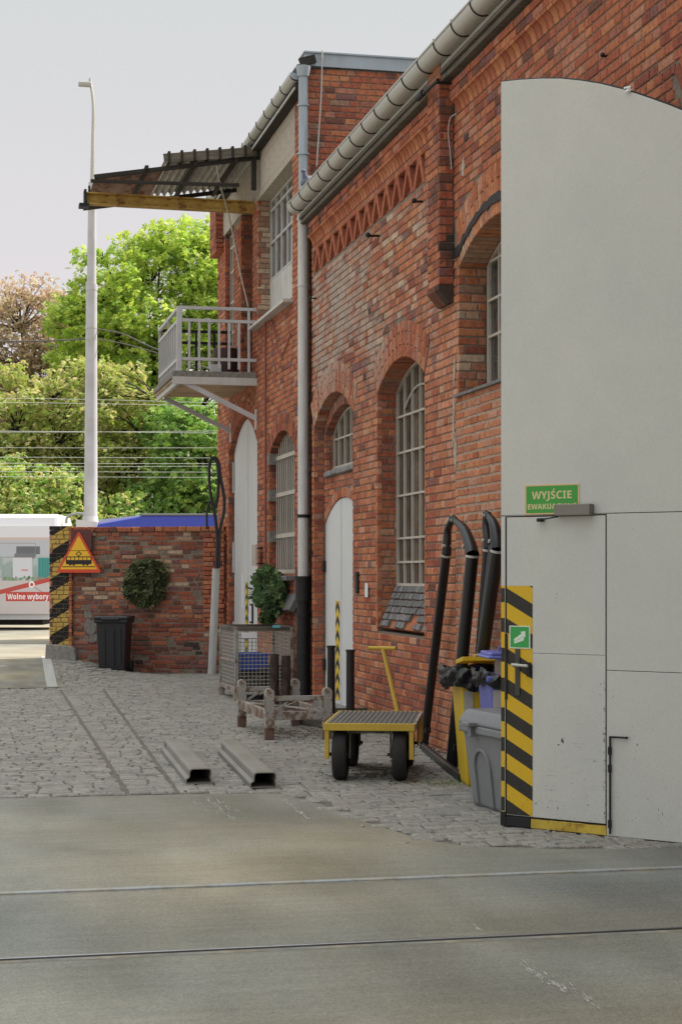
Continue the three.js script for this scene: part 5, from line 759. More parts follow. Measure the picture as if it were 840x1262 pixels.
// ---------------------------------------------------------------- open gate leaf with wicket door
const m_gate = S([.755, .755, .715], { map: rep(T_soft, .6), roughness: .42 });
{
  const P0 = onGround(617, 1018), P1 = onGround(840, 1040), U = P1.clone().sub(P0).normalize(), N = U.clone().cross(UPV);
  const t = thing('gate_leaf', 'tall arched grey steel gate leaf standing open with built-in wicket door', 'gate', P0.toArray(), -Math.atan2(U.z, U.x));
  const hit = (px, py) => { const d = V3(...ray(px, py)), o = V3(0, EYE, 0), k = P0.clone().sub(o).dot(N) / d.dot(N), q = o.addScaledVector(d, k); return [q.clone().sub(P0).setY(0).dot(U), q.y]; };
  const uEnd = hit(840, 700)[0] + .03, topPts = [[617, 101], [640, 98.5], [665, 97], [690, 97], [715, 99.5], [740, 103.5], [770, 111], [800, 121], [825, 130], [842, 137]].map(([a, b]) => hit(a, b)), yTop = u => { for (let i = 0; i < topPts.length - 1; i++) if (u <= topPts[i + 1][0]) { const [a, p] = topPts[i], [b, q] = topPts[i + 1]; return p + (q - p) * (u - a) / (b - a); } return topPts.at(-1)[1]; };
  const yBot = .006, uD0 = hit(624, 800)[0], uD1 = hit(745.5, 800)[0], yD1 = hit(683, 636.5)[1], yD0 = hit(683, 1009.5)[1], ySeam = hit(790, 632)[1], yMid = hit(683, 806)[1], yR = hit(790, 828)[1];
  const ext = (pts, z0, d, bev = .002) => new THREE.ExtrudeGeometry(poly(pts), { depth: d - 2 * bev, bevelEnabled: true, bevelSize: bev, bevelThickness: bev, bevelSegments: 1, bevelOffset: -bev }).translate(0, 0, z0 + bev);
  const core = poly([[0, yBot], [uEnd, yBot], [uEnd, yTop(uEnd) - .01], ...topPts.slice().reverse().filter(p => p[0] > .01 && p[0] < uEnd).map(([a, b]) => [a, b - .01]), [0, topPts[0][1] - .01]]);
  mesh('steel_core', new THREE.ExtrudeGeometry(core, { depth: .05, bevelEnabled: false }).translate(0, 0, -.056), m_iron, t);
  const g = .0035;
  const up = mesh('sheet_panel', ext([[0.001, ySeam + g], [uEnd, ySeam + g], [uEnd, yTop(uEnd)], ...topPts.slice().reverse().filter(p => p[0] > .01 && p[0] < uEnd), [0.001, topPts[0][1]]], -.005, .008), m_gate, t);
  mesh('sheet_panel', ext([[uD1 + .009, yR + g], [uEnd, yR + g], [uEnd, ySeam - .001], [uD1 + .009, ySeam - .001]], -.005, .008), m_gate, t);
  mesh('sheet_panel', ext([[uD1 + .009, yBot], [uEnd, yBot], [uEnd, yR], [uD1 + .009, yR]], -.005, .008), m_gate, t);
  mesh('sheet_panel', ext([[.001, yD1 + .008], [uD1 + .007, yD1 + .008], [uD1 + .007, ySeam + .001], [.001, ySeam + .001]], -.006, .008), m_gate, t);
  mesh('edge_strip', ext([[.001, yBot + .0], [uD0 - .011, yBot], [uD0 - .011, yD1 + .006], [.001, yD1 + .006]], -.005, .008), m_gate, t);
  const m_yel = S([.76, .55, .07], { map: rep(T_rust, .9), roughness: .7 });
  mesh('threshold_bar', ext([[hit(654, 1000)[0], yBot], [uD1 + .006, yBot], [uD1 + .006, yD0 - .012], [hit(654, 1000)[0], yD0 - .012]], -.01, .016), m_yel, t);
  mesh('threshold_bar', ext([[uD0 - .009, yBot], [hit(653, 1000)[0], yBot], [hit(653, 1000)[0], yD0 - .012], [uD0 - .009, yD0 - .012]], -.01, .016), m_iron, t);
  mesh('hinge_post', rod(V3(uEnd + .02, .03, -.02), V3(uEnd + .02, yTop(uEnd) - .15, -.02), .032, .032, 14), m_gate, t);
  mesh('top_edge', tube(topPts.filter(p => p[0] >= 0).map(([a, b]) => V3(Math.min(a, uEnd), b + .002, -.02)), .011, 40, 6), m_iron, t);
  mesh('top_bracket', merge([rod(V3(hit(772, 112)[0], hit(772, 112)[1] - .005, .0), V3(hit(772, 112)[0] + .03, hit(772, 112)[1] + .0, .02), .013, .011, 12), box(.045, .01, .03, hit(772, 112)[0] + .01, hit(772, 112)[1] + .016, .005)]), S([.8, .8, .8], { roughness: .3 }), t);
  // wicket door: two sheets, stripe, handle
  const w = new THREE.Group(); w.name = 'wicket_door'; w.userData.label = 'narrow wicket door with hazard stripes'; t.add(w);
  mesh('door_sheet', ext([[uD0, yMid + .002], [uD1, yMid + .002], [uD1, yD1], [uD0, yD1]], -.006, .008), m_gate, w); mesh('door_sheet', ext([[uD0, yD0], [uD1, yD0], [uD1, yMid], [uD0, yMid]], -.006, .008), m_gate, w);
  // hazard stripes: worn print on thin strips
  const yS1 = hit(640, 722)[1], yS0 = yD0 + .004, uS1 = hit(656, 850)[0], nS = 7.57;
  const stripe = (slope, seed) => canvasTex(256, 1024, (c, cw, ch) => {
    c.fillStyle = '#dcb21c'; c.fillRect(0, 0, cw, ch); const p = ch / nS; c.fillStyle = '#2b2822';
    for (let i = -3; i < 9; i++) { const y = i * p + p * .08; c.beginPath(); c.moveTo(0, y); c.lineTo(cw, y + slope * cw); c.lineTo(cw, y + slope * cw + p * .47); c.lineTo(0, y + p * .47); c.fill(); }
    const r = mulberry(seed); for (let i = 0; i < 260; i++) { c.globalAlpha = .15 + r() * .5; c.fillStyle = ['#8a7a3c', '#4b4638', '#c2a24a', '#6d685a'][Math.floor(r() * 4)]; c.fillRect(r() * cw, Math.pow(r(), .6) * ch, 1 + r() * 9, 1 + r() * 4); }
  });
  const strip = (u0, u1, y0, y1, z, tex, par) => { const q = new THREE.PlaneGeometry(u1 - u0, y1 - y0).translate((u0 + u1) / 2, (y0 + y1) / 2, z); return mesh('hazard_stripe', q, S([.92, .92, .92], { map: tex, roughness: .6 }), par); };
  strip(uD0 + .002, uS1, yS0, yS1, .0035, stripe(.273, 3), w); strip(.003, uD0 - .013, yD0 + .02, yS1, .0045, stripe(.0, 4), t); mesh('edge_shoe', box(uD0 - .006, yD0 + .018 - yBot, .012, (uD0 - .006) / 2, (yD0 + .018 + yBot) / 2, .002), m_iron, t);
  mesh('lock_edge', box(.016, .42, .012, uD0 + .0, hit(640, 822)[1], .004), m_iron, w);
  const hy = hit(640, 819)[1], hu = hit(636, 819)[0]; mesh('lock_plate', rbox(.035, .3, .008, hu + .012, hy - .05, .008, .004), S([.05, .05, .045], { roughness: .6 }), w); mesh('handle', merge([rod(V3(hu + .012, hy, .005), V3(hu + .012, hy, .06), .01, .01, 8), rod(V3(hu, hy, .06), V3(hu + .115, hy - .004, .06), .011, .009, 10)]), m_zinc, w); mesh('lock_case', rbox(.03, .09, .014, hit(652, 825)[0], hit(652, 825)[1], .01, .004), m_iron, w);
  // signs
  const s0 = hit(647, 598), s1 = hit(714, 633), T = canvasTex(512, 272, (c, cw, ch) => { c.fillStyle = '#d9b684'; c.fillRect(0, 0, cw, ch); c.fillStyle = '#3f9a3c'; c.fillRect(13, 13, cw - 26, ch - 26); c.fillStyle = '#dfc896'; c.textAlign = 'center'; c.textBaseline = 'middle'; c.font = 'bold 96px sans-serif'; c.fillText('WYJŚCIE', 256, 98, 420); c.font = 'bold 68px sans-serif'; c.fillText('EWAKUACYJNE', 256, 200, 466); });
  const sg = new THREE.Group(); sg.name = 'exit_sign'; sg.userData.label = 'green emergency exit sign with beige lettering'; t.add(sg);
  mesh('sign_face', new THREE.PlaneGeometry(s1[0] - s0[0], s0[1] - s1[1]).translate((s0[0] + s1[0]) / 2, (s0[1] + s1[1]) / 2, .0075), S([.95, .95, .95], { map: T, roughness: .45 }), sg); mesh('sign_plate', box(s1[0] - s0[0], s0[1] - s1[1], .004, (s0[0] + s1[0]) / 2, (s0[1] + s1[1]) / 2, .005), m_white, sg);
  const a0 = hit(628, 771), a1 = hit(653.5, 799.5), TA = canvasTex(256, 288, (c, cw, ch) => { c.fillStyle = '#dfe3da'; c.fillRect(0, 0, cw, ch); c.fillStyle = '#35a04a'; c.fillRect(12, 12, cw - 24, ch - 24); c.fillStyle = '#dde6d8'; c.beginPath(); c.moveTo(60, 228); c.lineTo(58, 168); c.lineTo(150, 98); c.lineTo(138, 74); c.lineTo(196, 64); c.lineTo(200, 132); c.lineTo(180, 150); c.lineTo(176, 186); c.closePath(); c.fill(); c.strokeStyle = '#5fa867'; c.lineWidth = 4; c.beginPath(); c.moveTo(62, 205); c.lineTo(178, 132); c.stroke(); });
  const ar = new THREE.Group(); ar.name = 'arrow_sign'; ar.userData.label = 'small green arrow sign on the stripes'; w.add(ar);
  mesh('sign_face', new THREE.PlaneGeometry(a1[0] - a0[0], a0[1] - a1[1]).translate((a0[0] + a1[0]) / 2, (a0[1] + a1[1]) / 2, .0085), S([.95, .95, .95], { map: TA, roughness: .45 }), ar); ar.children[0].name = 'sign_face'; mesh('sign_plate', box(a1[0] - a0[0], a0[1] - a1[1], .004, (a0[0] + a1[0]) / 2, (a0[1] + a1[1]) / 2, .006), m_white, ar);
  // door closer
  const c0 = hit(688, 636), c1 = hit(732, 621), cl = new THREE.Group(); cl.name = 'door_closer'; t.add(cl);
  mesh('closer_body', rbox(c1[0] - c0[0], c1[1] - c0[1], .06, (c0[0] + c1[0]) / 2, (c0[1] + c1[1]) / 2, .035, .005), S([.20, .19, .165], { roughness: .4, metalness: .5 }), cl);
  const e0 = hit(690, 637), e1 = hit(668, 641); mesh('closer_arm', merge([bar(V3(e0[0], e0[1], .03), V3(e1[0], e1[1], .05), .014, .008), rbox(.045, .022, .03, e1[0], e1[1], .025, .004)]), m_iron, cl);
  // drop bolt
  const b0 = hit(752.5, 1022), b1 = hit(752.5, 908), b2 = hit(773, 909), bo = new THREE.Group(); bo.name = 'drop_bolt'; t.add(bo);
  mesh('bolt_rod', merge([rod(V3(b0[0], .02, .016), V3(b1[0], b1[1], .016), .007, .007, 8), rod(V3(b1[0] - .004, b1[1], .016), V3(b2[0], b2[1], .018), .006, .006, 8), new THREE.SphereGeometry(.009, 8, 6).translate(b2[0], b2[1], .018)]), m_iron, bo);
  for (const py of [925, 947, 1015]) { const q = hit(752, py); mesh('bolt_guide', rbox(.02, .05, .02, q[0], q[1], .014, .004), m_iron, bo); }
  // dents and scuffs: chipped paint spots, each a small ragged flake
  const chips = [], chip = (px, py, rw, rh) => { const [u, y] = hit(px, py), p = []; const n = 7; for (let i = 0; i < n; i++) { const a = i / n * 6.283, r = rnd(.5, 1.2); p.push([u + Math.cos(a) * rw * r, y + Math.sin(a) * rh * r]); } chips.push(new THREE.ShapeGeometry(poly(p)).translate(0, 0, .0036)); };
  chip(692.5, 913, .012, .018); chip(688, 918, .008, .006); for (const [x, y, a, b] of [[685, 737, .006, .003], [686, 732, .004, .004], [684, 741, .003, .003], [785, 918, .005, .006], [782, 935, .003, .006], [811, 998, .003, .006], [816, 1003, .002, .012], [798, 985, .002, .006], [687, 996, .004, .01], [724, 992, .006, .003], [675, 995, .003, .005], [740, 843, .006, .003], [739, 856, .004, .003], [732, 938, .008, .003], [755, 858, .003, .006], [660, 990, .006, .006], [730, 852, .006, .002], [779, 652, .003, .003], [720, 960, .004, .003]]) chip(x, y, a, b);
  for (let i = 0; i < 160; i++) { const k = Math.pow(R0(), 2.2); chip(rnd(660, 836), 1012 - k * 170, rnd(.0008, .003), rnd(.0008, .003)); }
  for (let i = 0; i < 26; i++) chip(744 + rnd(-1, 1.5), rnd(840, 1008), rnd(.001, .004), rnd(.004, .012));
  for (let i = 0; i < 16; i++) { const x = rnd(662, 735), y = rnd(880, 1000), l = rnd(3, 18); for (let k = 0; k < l; k += 1.2) if (R0() < .7) chip(x + k, y + k * .05, .0028, .0009); }
  const cm = mesh('paint_chips', merge(chips), S([.10, .085, .07], { roughness: 1 }), t); cm.userData = { kind: 'stuff' };
  const lime = []; for (let i = 0; i < 260; i++) { const [u, y] = hit(rnd(755, 838), 1026 - Math.pow(R0(), 2) * 60), r = rnd(.001, .0035); lime.push(new THREE.CircleGeometry(r, 5).scale(1, rnd(.8, 2), 1).translate(u, Math.max(y, yBot + .01), .0038)); }
  const lm = mesh('lime_spatter', merge(lime), S([.62, .60, .54], { roughness: 1 }), t); lm.userData = { kind: 'stuff' };
}
// ---------------------------------------------------------------- hand trolley
{
  const a = Math.atan2(.3, .954), t = thing('platform_trolley', 'yellow framed platform trolley with ribbed deck, four black wheels and T handle', 'trolley', [3.335, 0, -13.93], -a);
  const m_y = S([.74, .50, .06], { map: rep(T_paint, 1.5), roughness: .6 }), m_deck = S([.21, .205, .19], { map: T_grain, roughness: .6, metalness: .15 }), m_tyre = S([.035, .032, .03], { map: T_grain, roughness: .9 }), m_gr = S([.27, .32, .22], { map: T_rust, roughness: .8 });
  const w = .70, l = 1.26, h = .455;
  mesh('deck', rbox(w - .02, .02, l - .02, 0, h - .008, 0, .004), m_deck, t); for (let i = 0; i < 17; i++) mesh('deck_rib', rbox(.022, .008, l - .04, -w / 2 + .038 + i * .039, h + .004, 0, .005, 1), m_deck, t);
  for (const [x0, z0, ww, dd] of [[0, l / 2, w + .012, .025], [0, -l / 2, w + .012, .025]]) mesh('edge_rail', rbox(ww, .058, dd, x0, h - .024, z0, .004), m_y, t); mesh('edge_rail', rbox(.02, .05, l - .02, -w / 2, h - .026, 0, .004), m_y, t); mesh('edge_rail', rbox(.03, .05, l - .02, w / 2, h - .026, 0, .004), m_rusty, t);
  for (const [x, z] of [[-.235, .48], [.235, .48], [-.235, -.5], [.235, -.5]]) {
    const wh = new THREE.Group(); wh.name = 'wheel'; t.add(wh); const k = 20, pr = []; for (let i = 0; i <= 10; i++) { const q = i / 10 * Math.PI; pr.push(new THREE.Vector2(.155 + .047 * Math.pow(Math.sin(q), .55), -.058 * Math.cos(q))); }
    mesh('tyre', new THREE.LatheGeometry(pr, 32).rotateZ(Math.PI / 2).translate(x, .203, z), m_tyre, wh); mesh('rim', merge([new THREE.CylinderGeometry(.157, .157, .07, 28).rotateZ(Math.PI / 2).translate(x, .203, z), new THREE.CylinderGeometry(.04, .04, .13, 14).rotateZ(Math.PI / 2).translate(x, .203, z)]), m_iron, wh);
    for (const s of [-1, 1]) mesh('fork_plate', rbox(.014, .26, .05, x + s * .075 + (s * x > 0 ? .022 * s : 0), .305, z, .003), s * x > 0 ? m_y : m_gr, t);
    mesh('axle', rod(V3(x - .1, .203, z), V3(x + .1, .203, z), .014, .014, 10), m_iron, t);
  }
  for (const z of [.48, -.5]) mesh('axle_beam', box(.66, .05, .06, 0, h - .06, z), m_gr, t);
  for (const x of [-w / 2 + .02, w / 2 - .02]) mesh('corner_leg', rbox(.035, .26, .02, x, .31, l / 2 - .005, .003), m_y, t); for (const z of [-.55, -.35]) mesh('corner_leg', rbox(.02, .2, .04, w / 2 + .01, .33, z, .003), m_y, t);
  mesh('handle_shaft', rod(V3(.16, .4, -.66), V3(.015, .975, -.82), .019, .017, 12), m_y, t); mesh('handle_grip', rod(V3(-.11, .985, -.86), V3(.125, .985, -.80), .018, .018, 12), m_y, t); mesh('drawbar', bar(V3(.16, .4, -.66), V3(.12, .33, -.45), .05, .04), m_rusty, t);
}
// ---------------------------------------------------------------- two steel channels on the cobbles
const m_channel = S([.33, .315, .28], { map: rep(T_paint, .8), roughness: .7, metalness: .15 });
function channel(a, b, label) {
  const d = b.clone().sub(a), L = d.length(), t = thing('steel_channel', label, 'steel profile', a.toArray(), Math.atan2(d.x, d.z), 'steel profiles on the ground');
  const w = .185, h = .118, k = .007, o = new THREE.Shape(); o.moveTo(-w / 2, 0); o.lineTo(w / 2 + .012, 0); o.lineTo(w / 2 + .014, .035); o.lineTo(w / 2 - .012, .055); o.lineTo(w / 2 - .014, h - .022); o.quadraticCurveTo(w / 2 - .016, h, w / 2 - .04, h); o.lineTo(-w / 2 + .03, h); o.quadraticCurveTo(-w / 2, h, -w / 2, h - .025); o.lineTo(-w / 2, .07); o.lineTo(-w / 2 + .006, .05); o.lineTo(-w / 2, .035); o.closePath();
  const q = new THREE.Path(); q.moveTo(-w / 2 + k, k); q.lineTo(-w / 2 + k, .035); q.lineTo(-w / 2 + .006 + k, .05); q.lineTo(-w / 2 + k, .07); q.lineTo(-w / 2 + k, h - .03); q.quadraticCurveTo(-w / 2 + k, h - k, -w / 2 + .035, h - k); q.lineTo(w / 2 - .05, h - k); q.quadraticCurveTo(w / 2 - .016 - k, h - k, w / 2 - .014 - k, h - .03); q.lineTo(w / 2 - .012 - k, .052); q.lineTo(w / 2 + .014 - k, .032); q.lineTo(w / 2 + .012 - k, k); q.closePath(); o.holes.push(q);
  mesh('profile_shell', new THREE.ExtrudeGeometry(o, { depth: L, bevelEnabled: false, curveSegments: 5 }).translate(0, .006, 0).scale(-1, 1, 1).scale(-1, 1, 1), m_channel, t);
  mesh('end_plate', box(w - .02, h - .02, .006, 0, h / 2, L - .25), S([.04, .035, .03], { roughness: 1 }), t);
}
channel(onGround(246, 967), onGround(212.5, 927), 'shorter of two hollow steel profiles lying on the cobbles, the one away from the trolley');
channel(onGround(325.5, 972), onGround(283, 930), 'longer hollow steel profile lying on the cobbles, the one beside the trolley');
// ---------------------------------------------------------------- post pallet, its pipes, the rack of black posts
{
  const m = S([.50, .49, .45], { map: rep(T_rust, 1.3), roughness: .85 }), mp = S([.075, .055, .045], { map: T_rust, roughness: .85 });
  const FL = V3(3.0, 0, -16.95), w = .58, l = 1.5, t = thing('post_pallet', 'low rusty steel post pallet with four rounded corner posts', 'pallet', FL.toArray(), .02);
  for (const [x, z] of [[0, 0], [w, 0], [0, -l], [w, -l]]) { const s = new THREE.Shape(); s.moveTo(-.042, .12); s.lineTo(.042, .12); s.lineTo(.042, .46); s.absarc(0, .46, .042, 0, Math.PI); s.closePath(); mesh('corner_post', new THREE.ExtrudeGeometry(s, { depth: .07, bevelEnabled: true, bevelSize: .004, bevelThickness: .004, bevelSegments: 1 }).translate(x, 0, z - .035), m, t); mesh('foot', box(.085, .16, .075, x, .08, z), S([.2, .12, .09], { map: T_rust }), t); }
  for (const z of [0, -l]) { mesh('end_rail', rbox(w - .09, .085, .045, w / 2, .235, z, .004), m, t); mesh('top_rail', rbox(w - .09, .05, .03, w / 2, .405, z, .004), m, t); for (const s of [-1, 1]) mesh('stay', bar(V3(w / 2 + s * (w / 2 - .05), .28, z), V3(w / 2 + s * .08, .385, z), .02, .02), m, t); }
  for (const x of [0, w]) mesh('side_rail', rbox(.045, .1, l - .08, x, .235, -l / 2, .004), m_rusty, t); for (const z of [-.35, -.75, -1.15]) mesh('cross_bearer', box(w - .05, .03, .05, w / 2, .215, z), m_rusty, t); mesh('mesh_stay', merge([bar(V3(.03, .27, -.1), V3(w - .03, .27, -l + .2), .015, .015), bar(V3(w - .03, .275, -.1), V3(.03, .275, -l + .2), .015, .015)]), m, t);
  for (const [px, py, lab] of [[338, 806, 'thin end of'], [352.5, 808, 'thick end of']]) { const p = atDepth(px, py, 18.7); const a = V3(p.x, .235, p.z); one('steel_pipe', merge([rod(a, p, .048, .048, 16, true), rod(a, p, .04, .04, 16, true), new THREE.RingGeometry(.04, .048, 16).rotateX(-Math.PI / 2).translate(p.x, p.y, p.z)]), mp, px < 345 ? 'upright rusty brown pipe in the post pallet, the one farther from the door' : 'upright rusty brown pipe in the post pallet, the one nearer the door', 'pipe', 'pipes standing in the post pallet'); }
  const base = atDepth(432, 880, 18.2), r = thing('post_rack', 'low timber rack with two tall black round posts before the pale door', 'rack', [base.x, 0, base.z]), md = S([.022, .02, .019], { map: T_grain, roughness: .6 });
  for (const [px, py, D] of [[408, 797, 18.9], [431.5, 802, 18.1]]) { const p = atDepth(px, py, D).sub(V3(base.x, 0, base.z)); mesh('post', merge([rod(V3(p.x, .06, p.z), p, .045, .043, 16), rod(V3(p.x, p.y - .01, p.z), V3(p.x, p.y + .012, p.z), .05, .05, 16)]), md, r); }
  mesh('sleeper', bar(V3(-.35, .06, -.75), V3(.05, .06, .1), .1, .1), m_oldWood, r); mesh('rail', bar(V3(-.45, .14, -.1), V3(.42, .14, -.12), .06, .06), m_rusty, r); mesh('rail', bar(V3(-.45, .15, -.7), V3(.35, .15, -.75), .06, .06), m_oldWood, r); mesh('sleeper', bar(V3(.25, .055, -.8), V3(.38, .055, .05), .09, .1), m_oldWood, r);
}
// ---------------------------------------------------------------- mesh cage with a blue crate
{
  const A = onGround(291.5, 864), w = .72, l = 1.15, h = .94, t = thing('mesh_cage', 'grey wire mesh box pallet standing by the barred window', 'cage', [A.x, 0, A.z], .02), m = S([.42, .40, .35], { map: rep(T_rust, 1.2), roughness: .8 }), mw = S([.40, .37, .32], { roughness: .7 });
  for (const [x, z] of [[0, 0], [w, 0], [0, -l], [w, -l]]) { mesh('corner_post', rbox(.05, h - .1, .05, x, .1 + (h - .1) / 2, z, .006), m, t); mesh('foot', box(.08, .11, .08, x, .055, z), m_rusty, t); }
  for (const y of [.14, h - .015]) { for (const z of [0, -l]) mesh('rail', rbox(w, .05, .035, w / 2, y, z, .004), y > .5 ? m_oldWood : m_rusty, t); for (const x of [0, w]) mesh('rail', rbox(.035, .05, l, x, y, -l / 2, .004), y > .5 ? m_oldWood : m_rusty, t); }
  for (const x of [0, w]) mesh('middle_rail', rbox(.03, .035, l, x, .5, -l / 2, .004), m_rusty, t);
  const wires = (nx, ny, W_, f) => { const gs = []; for (let i = 1; i < nx; i++) gs.push(rod(f(i / nx * W_, .16), f(i / nx * W_, h - .03), .0038, .0038, 4)); for (let j = 0; j <= ny; j++) { const y = .17 + (h - .21) * j / ny; gs.push(rod(f(0, y), f(W_, y), .0038, .0038, 4)); } return merge(gs); };
  mesh('wire_panel', wires(14, 15, w, (u, y) => V3(u, y, 0)), mw, t); mesh('wire_panel', wires(14, 15, w, (u, y) => V3(u, y, -l)), mw, t); mesh('wire_panel', wires(22, 15, l, (u, y) => V3(0, y, -u)), mw, t); mesh('wire_panel', wires(22, 15, l, (u, y) => V3(w, y, -u)), mw, t);
  mesh('floor_plate', box(w, .02, l, w / 2, .13, -l / 2), m_darkWood, t); mesh('placard', box(.2, .07, .006, .16, .84, .02), m_white, t); mesh('tag', box(.1, .03, .02, w * .72, h + .01, .01), S([.15, .5, .6]), t);
  const c = thing('plastic_crate', 'blue plastic crate lying inside the mesh cage', 'crate', [A.x + .24, .14, A.z - .45], .05), mb = S([.03, .09, .42], { roughness: .5 });
  mesh('crate_body', merge([rbox(.38, .2, .03, 0, .34, .25, .008), rbox(.38, .2, .03, 0, .34, -.25, .008), rbox(.03, .2, .5, -.18, .34, 0, .008), rbox(.03, .2, .5, .18, .34, 0, .008), box(.36, .02, .5, 0, .25, 0)]), mb, c); mesh('crate_rim', merge([rbox(.42, .03, .04, 0, .44, .26, .008), rbox(.42, .03, .04, 0, .44, -.26, .008)]), mb, c);
  const d = thing('scrap_pile', 'dark rubber and metal scraps filling the mesh cage', 'scrap', [A.x + .36, .14, A.z - .55]), sc = []; for (let i = 0; i < 26; i++) sc.push(rbox(rnd(.1, .3), rnd(.06, .14), rnd(.1, .4), 0, 0, 0, .02, 1).rotateY(rnd(0, 3)).rotateZ(rnd(-.3, .3)).translate(rnd(-.2, .2), .06 + Math.abs(rnd(0, .2)), rnd(-.38, .42))); mesh('scraps', merge(sc), S([.05, .05, .052], { roughness: .8 }), d);
}
// ---------------------------------------------------------------- black folding arms leaning on the wall
function arms(label, pairs) {
  const o = pairs[0][2], t = thing('folding_arm', label, 'steel arm', [o.x, 0, o.z], 0, 'black arms leaning on the wall');
  for (const [top, knee, foot, r, side] of pairs) {
    const md = top.clone().lerp(knee, .5).add(V3(0, .05, .05 * -side)); wmesh('knuckle', merge([taper([top, md, knee.clone().lerp(md, .25), knee.clone().lerp(foot, .012)], .026, r * 1.08, 16, 14), new THREE.SphereGeometry(.033, 14, 10).translate(top.x, top.y, top.z)]), m_blackSteel, t); wmesh('arm_tube', rod(foot, knee.clone().lerp(foot, .01), r * .95, r, 20), m_blackSteel, t);
    wmesh('clamp_ring', rod(knee.clone().lerp(foot, .012), knee.clone().lerp(foot, .022), r * 1.06, r * 1.06, 20, false), m_zinc, t); wmesh('foot_plug', rod(foot, foot.clone().lerp(knee, .03), r * .7, r * 1.02, 16), m_iron, t);
    wmesh('pivot_pin', rod(top.clone().add(V3(-.036, 0, 0)), top.clone().add(V3(.03, 0, 0)), .013, .013, 10), m_zinc, t);
    const n = knee.clone().lerp(top, .18); wmesh('hinge_bolt', rod(n.clone().add(V3(-r - .008, 0, 0)), n.clone().add(V3(.03, 0, 0)), .016, .016, 10), m_zinc, t);
    const lug = foot.clone().lerp(knee, .1); wmesh('stop_lug', box(.05, .05, .07, lug.x, lug.y, lug.z + r + .015), m_blackSteel, t);
  }
}
{
  const f1 = onGround(528, 922), f2 = onGround(556, 946);
  arms('pair of black tubular folding arms leaning on the bricks beside the tall window', [[onX(556.5, 640, 4.27), onX(550, 680, 4.26), V3(f1.x - .05, 0, f1.z), .042, 1], [onX(560, 641, 4.2), onX(582, 681, 4.17), V3(f2.x, 0, f2.z), .054, -.6]]);
  arms('pair of black tubular folding arms leaning on the bricks behind the bins', [[onX(598.5, 634, 4.25), onX(601, 673, 4.25), V3(4.22, 0, -14.15), .04, .8], [onX(601, 635, 4.17), onX(613, 674, 4.16), V3(4.05, 0, -13.75), .054, -.5]]);
  const a = onGround(526, 925), b = onGround(569, 964); one('steel_rod', rod(V3(a.x - .03, .035, a.z), V3(b.x, .035, b.z), .034, .034, 14), m_blackSteel, 'black round bar lying on the cobbles under the folding arms', 'steel bar');
  one('steel_pole', rod(V3(4.02, 0, -13.62), onX(606, 672, 4.24), .03, .03, 12), S([.03, .032, .045], { roughness: .5 }), 'thin dark pole leaning between the folding arms behind the bins', 'pole');
}
// ---------------------------------------------------------------- bins by the gate
function frustum(w0, d0, w1, d1, h, r = .03) { const g = new RoundedBoxGeometry(1, h, 1, 4, r), p = g.attributes.position; for (let i = 0; i < p.count; i++) { const t = (p.getY(i) + h / 2) / h; p.setX(i, p.getX(i) * (w0 + (w1 - w0) * t)); p.setZ(i, p.getZ(i) * (d0 + (d1 - d0) * t)); } g.translate(0, h / 2, 0); g.computeVertexNormals(); return g; }
function bag(w, d, h, seed) { const g = new THREE.CylinderGeometry(1, 1.02, h, 72, 14, true), p = g.attributes.position; for (let i = 0; i < p.count; i++) { const a = Math.atan2(p.getZ(i), p.getX(i)), y = p.getY(i), q = (y + h / 2) / h, sq = 1 / Math.max(Math.abs(Math.cos(a)), Math.abs(Math.sin(a)), .8), f = 1 + .05 * Math.sin(a * 23 + y * 40 + seed) + .045 * (vnoise(a * 7 + 20, y * 30, 999, seed) - .5) * 2 + .05 * Math.sin(q * 3.1); p.setX(i, Math.cos(a) * w / 2 * sq * f); p.setZ(i, Math.sin(a) * d / 2 * sq * f); p.setY(i, y + .02 * Math.sin(a * 5 + seed) + .02 * (vnoise(a * 6 + 9, q * 4, 999, seed + 3) - .5)); } g.computeVertexNormals(); return g; }
const m_bag = S([.012, .012, .013], { roughness: .22, side: THREE.DoubleSide });
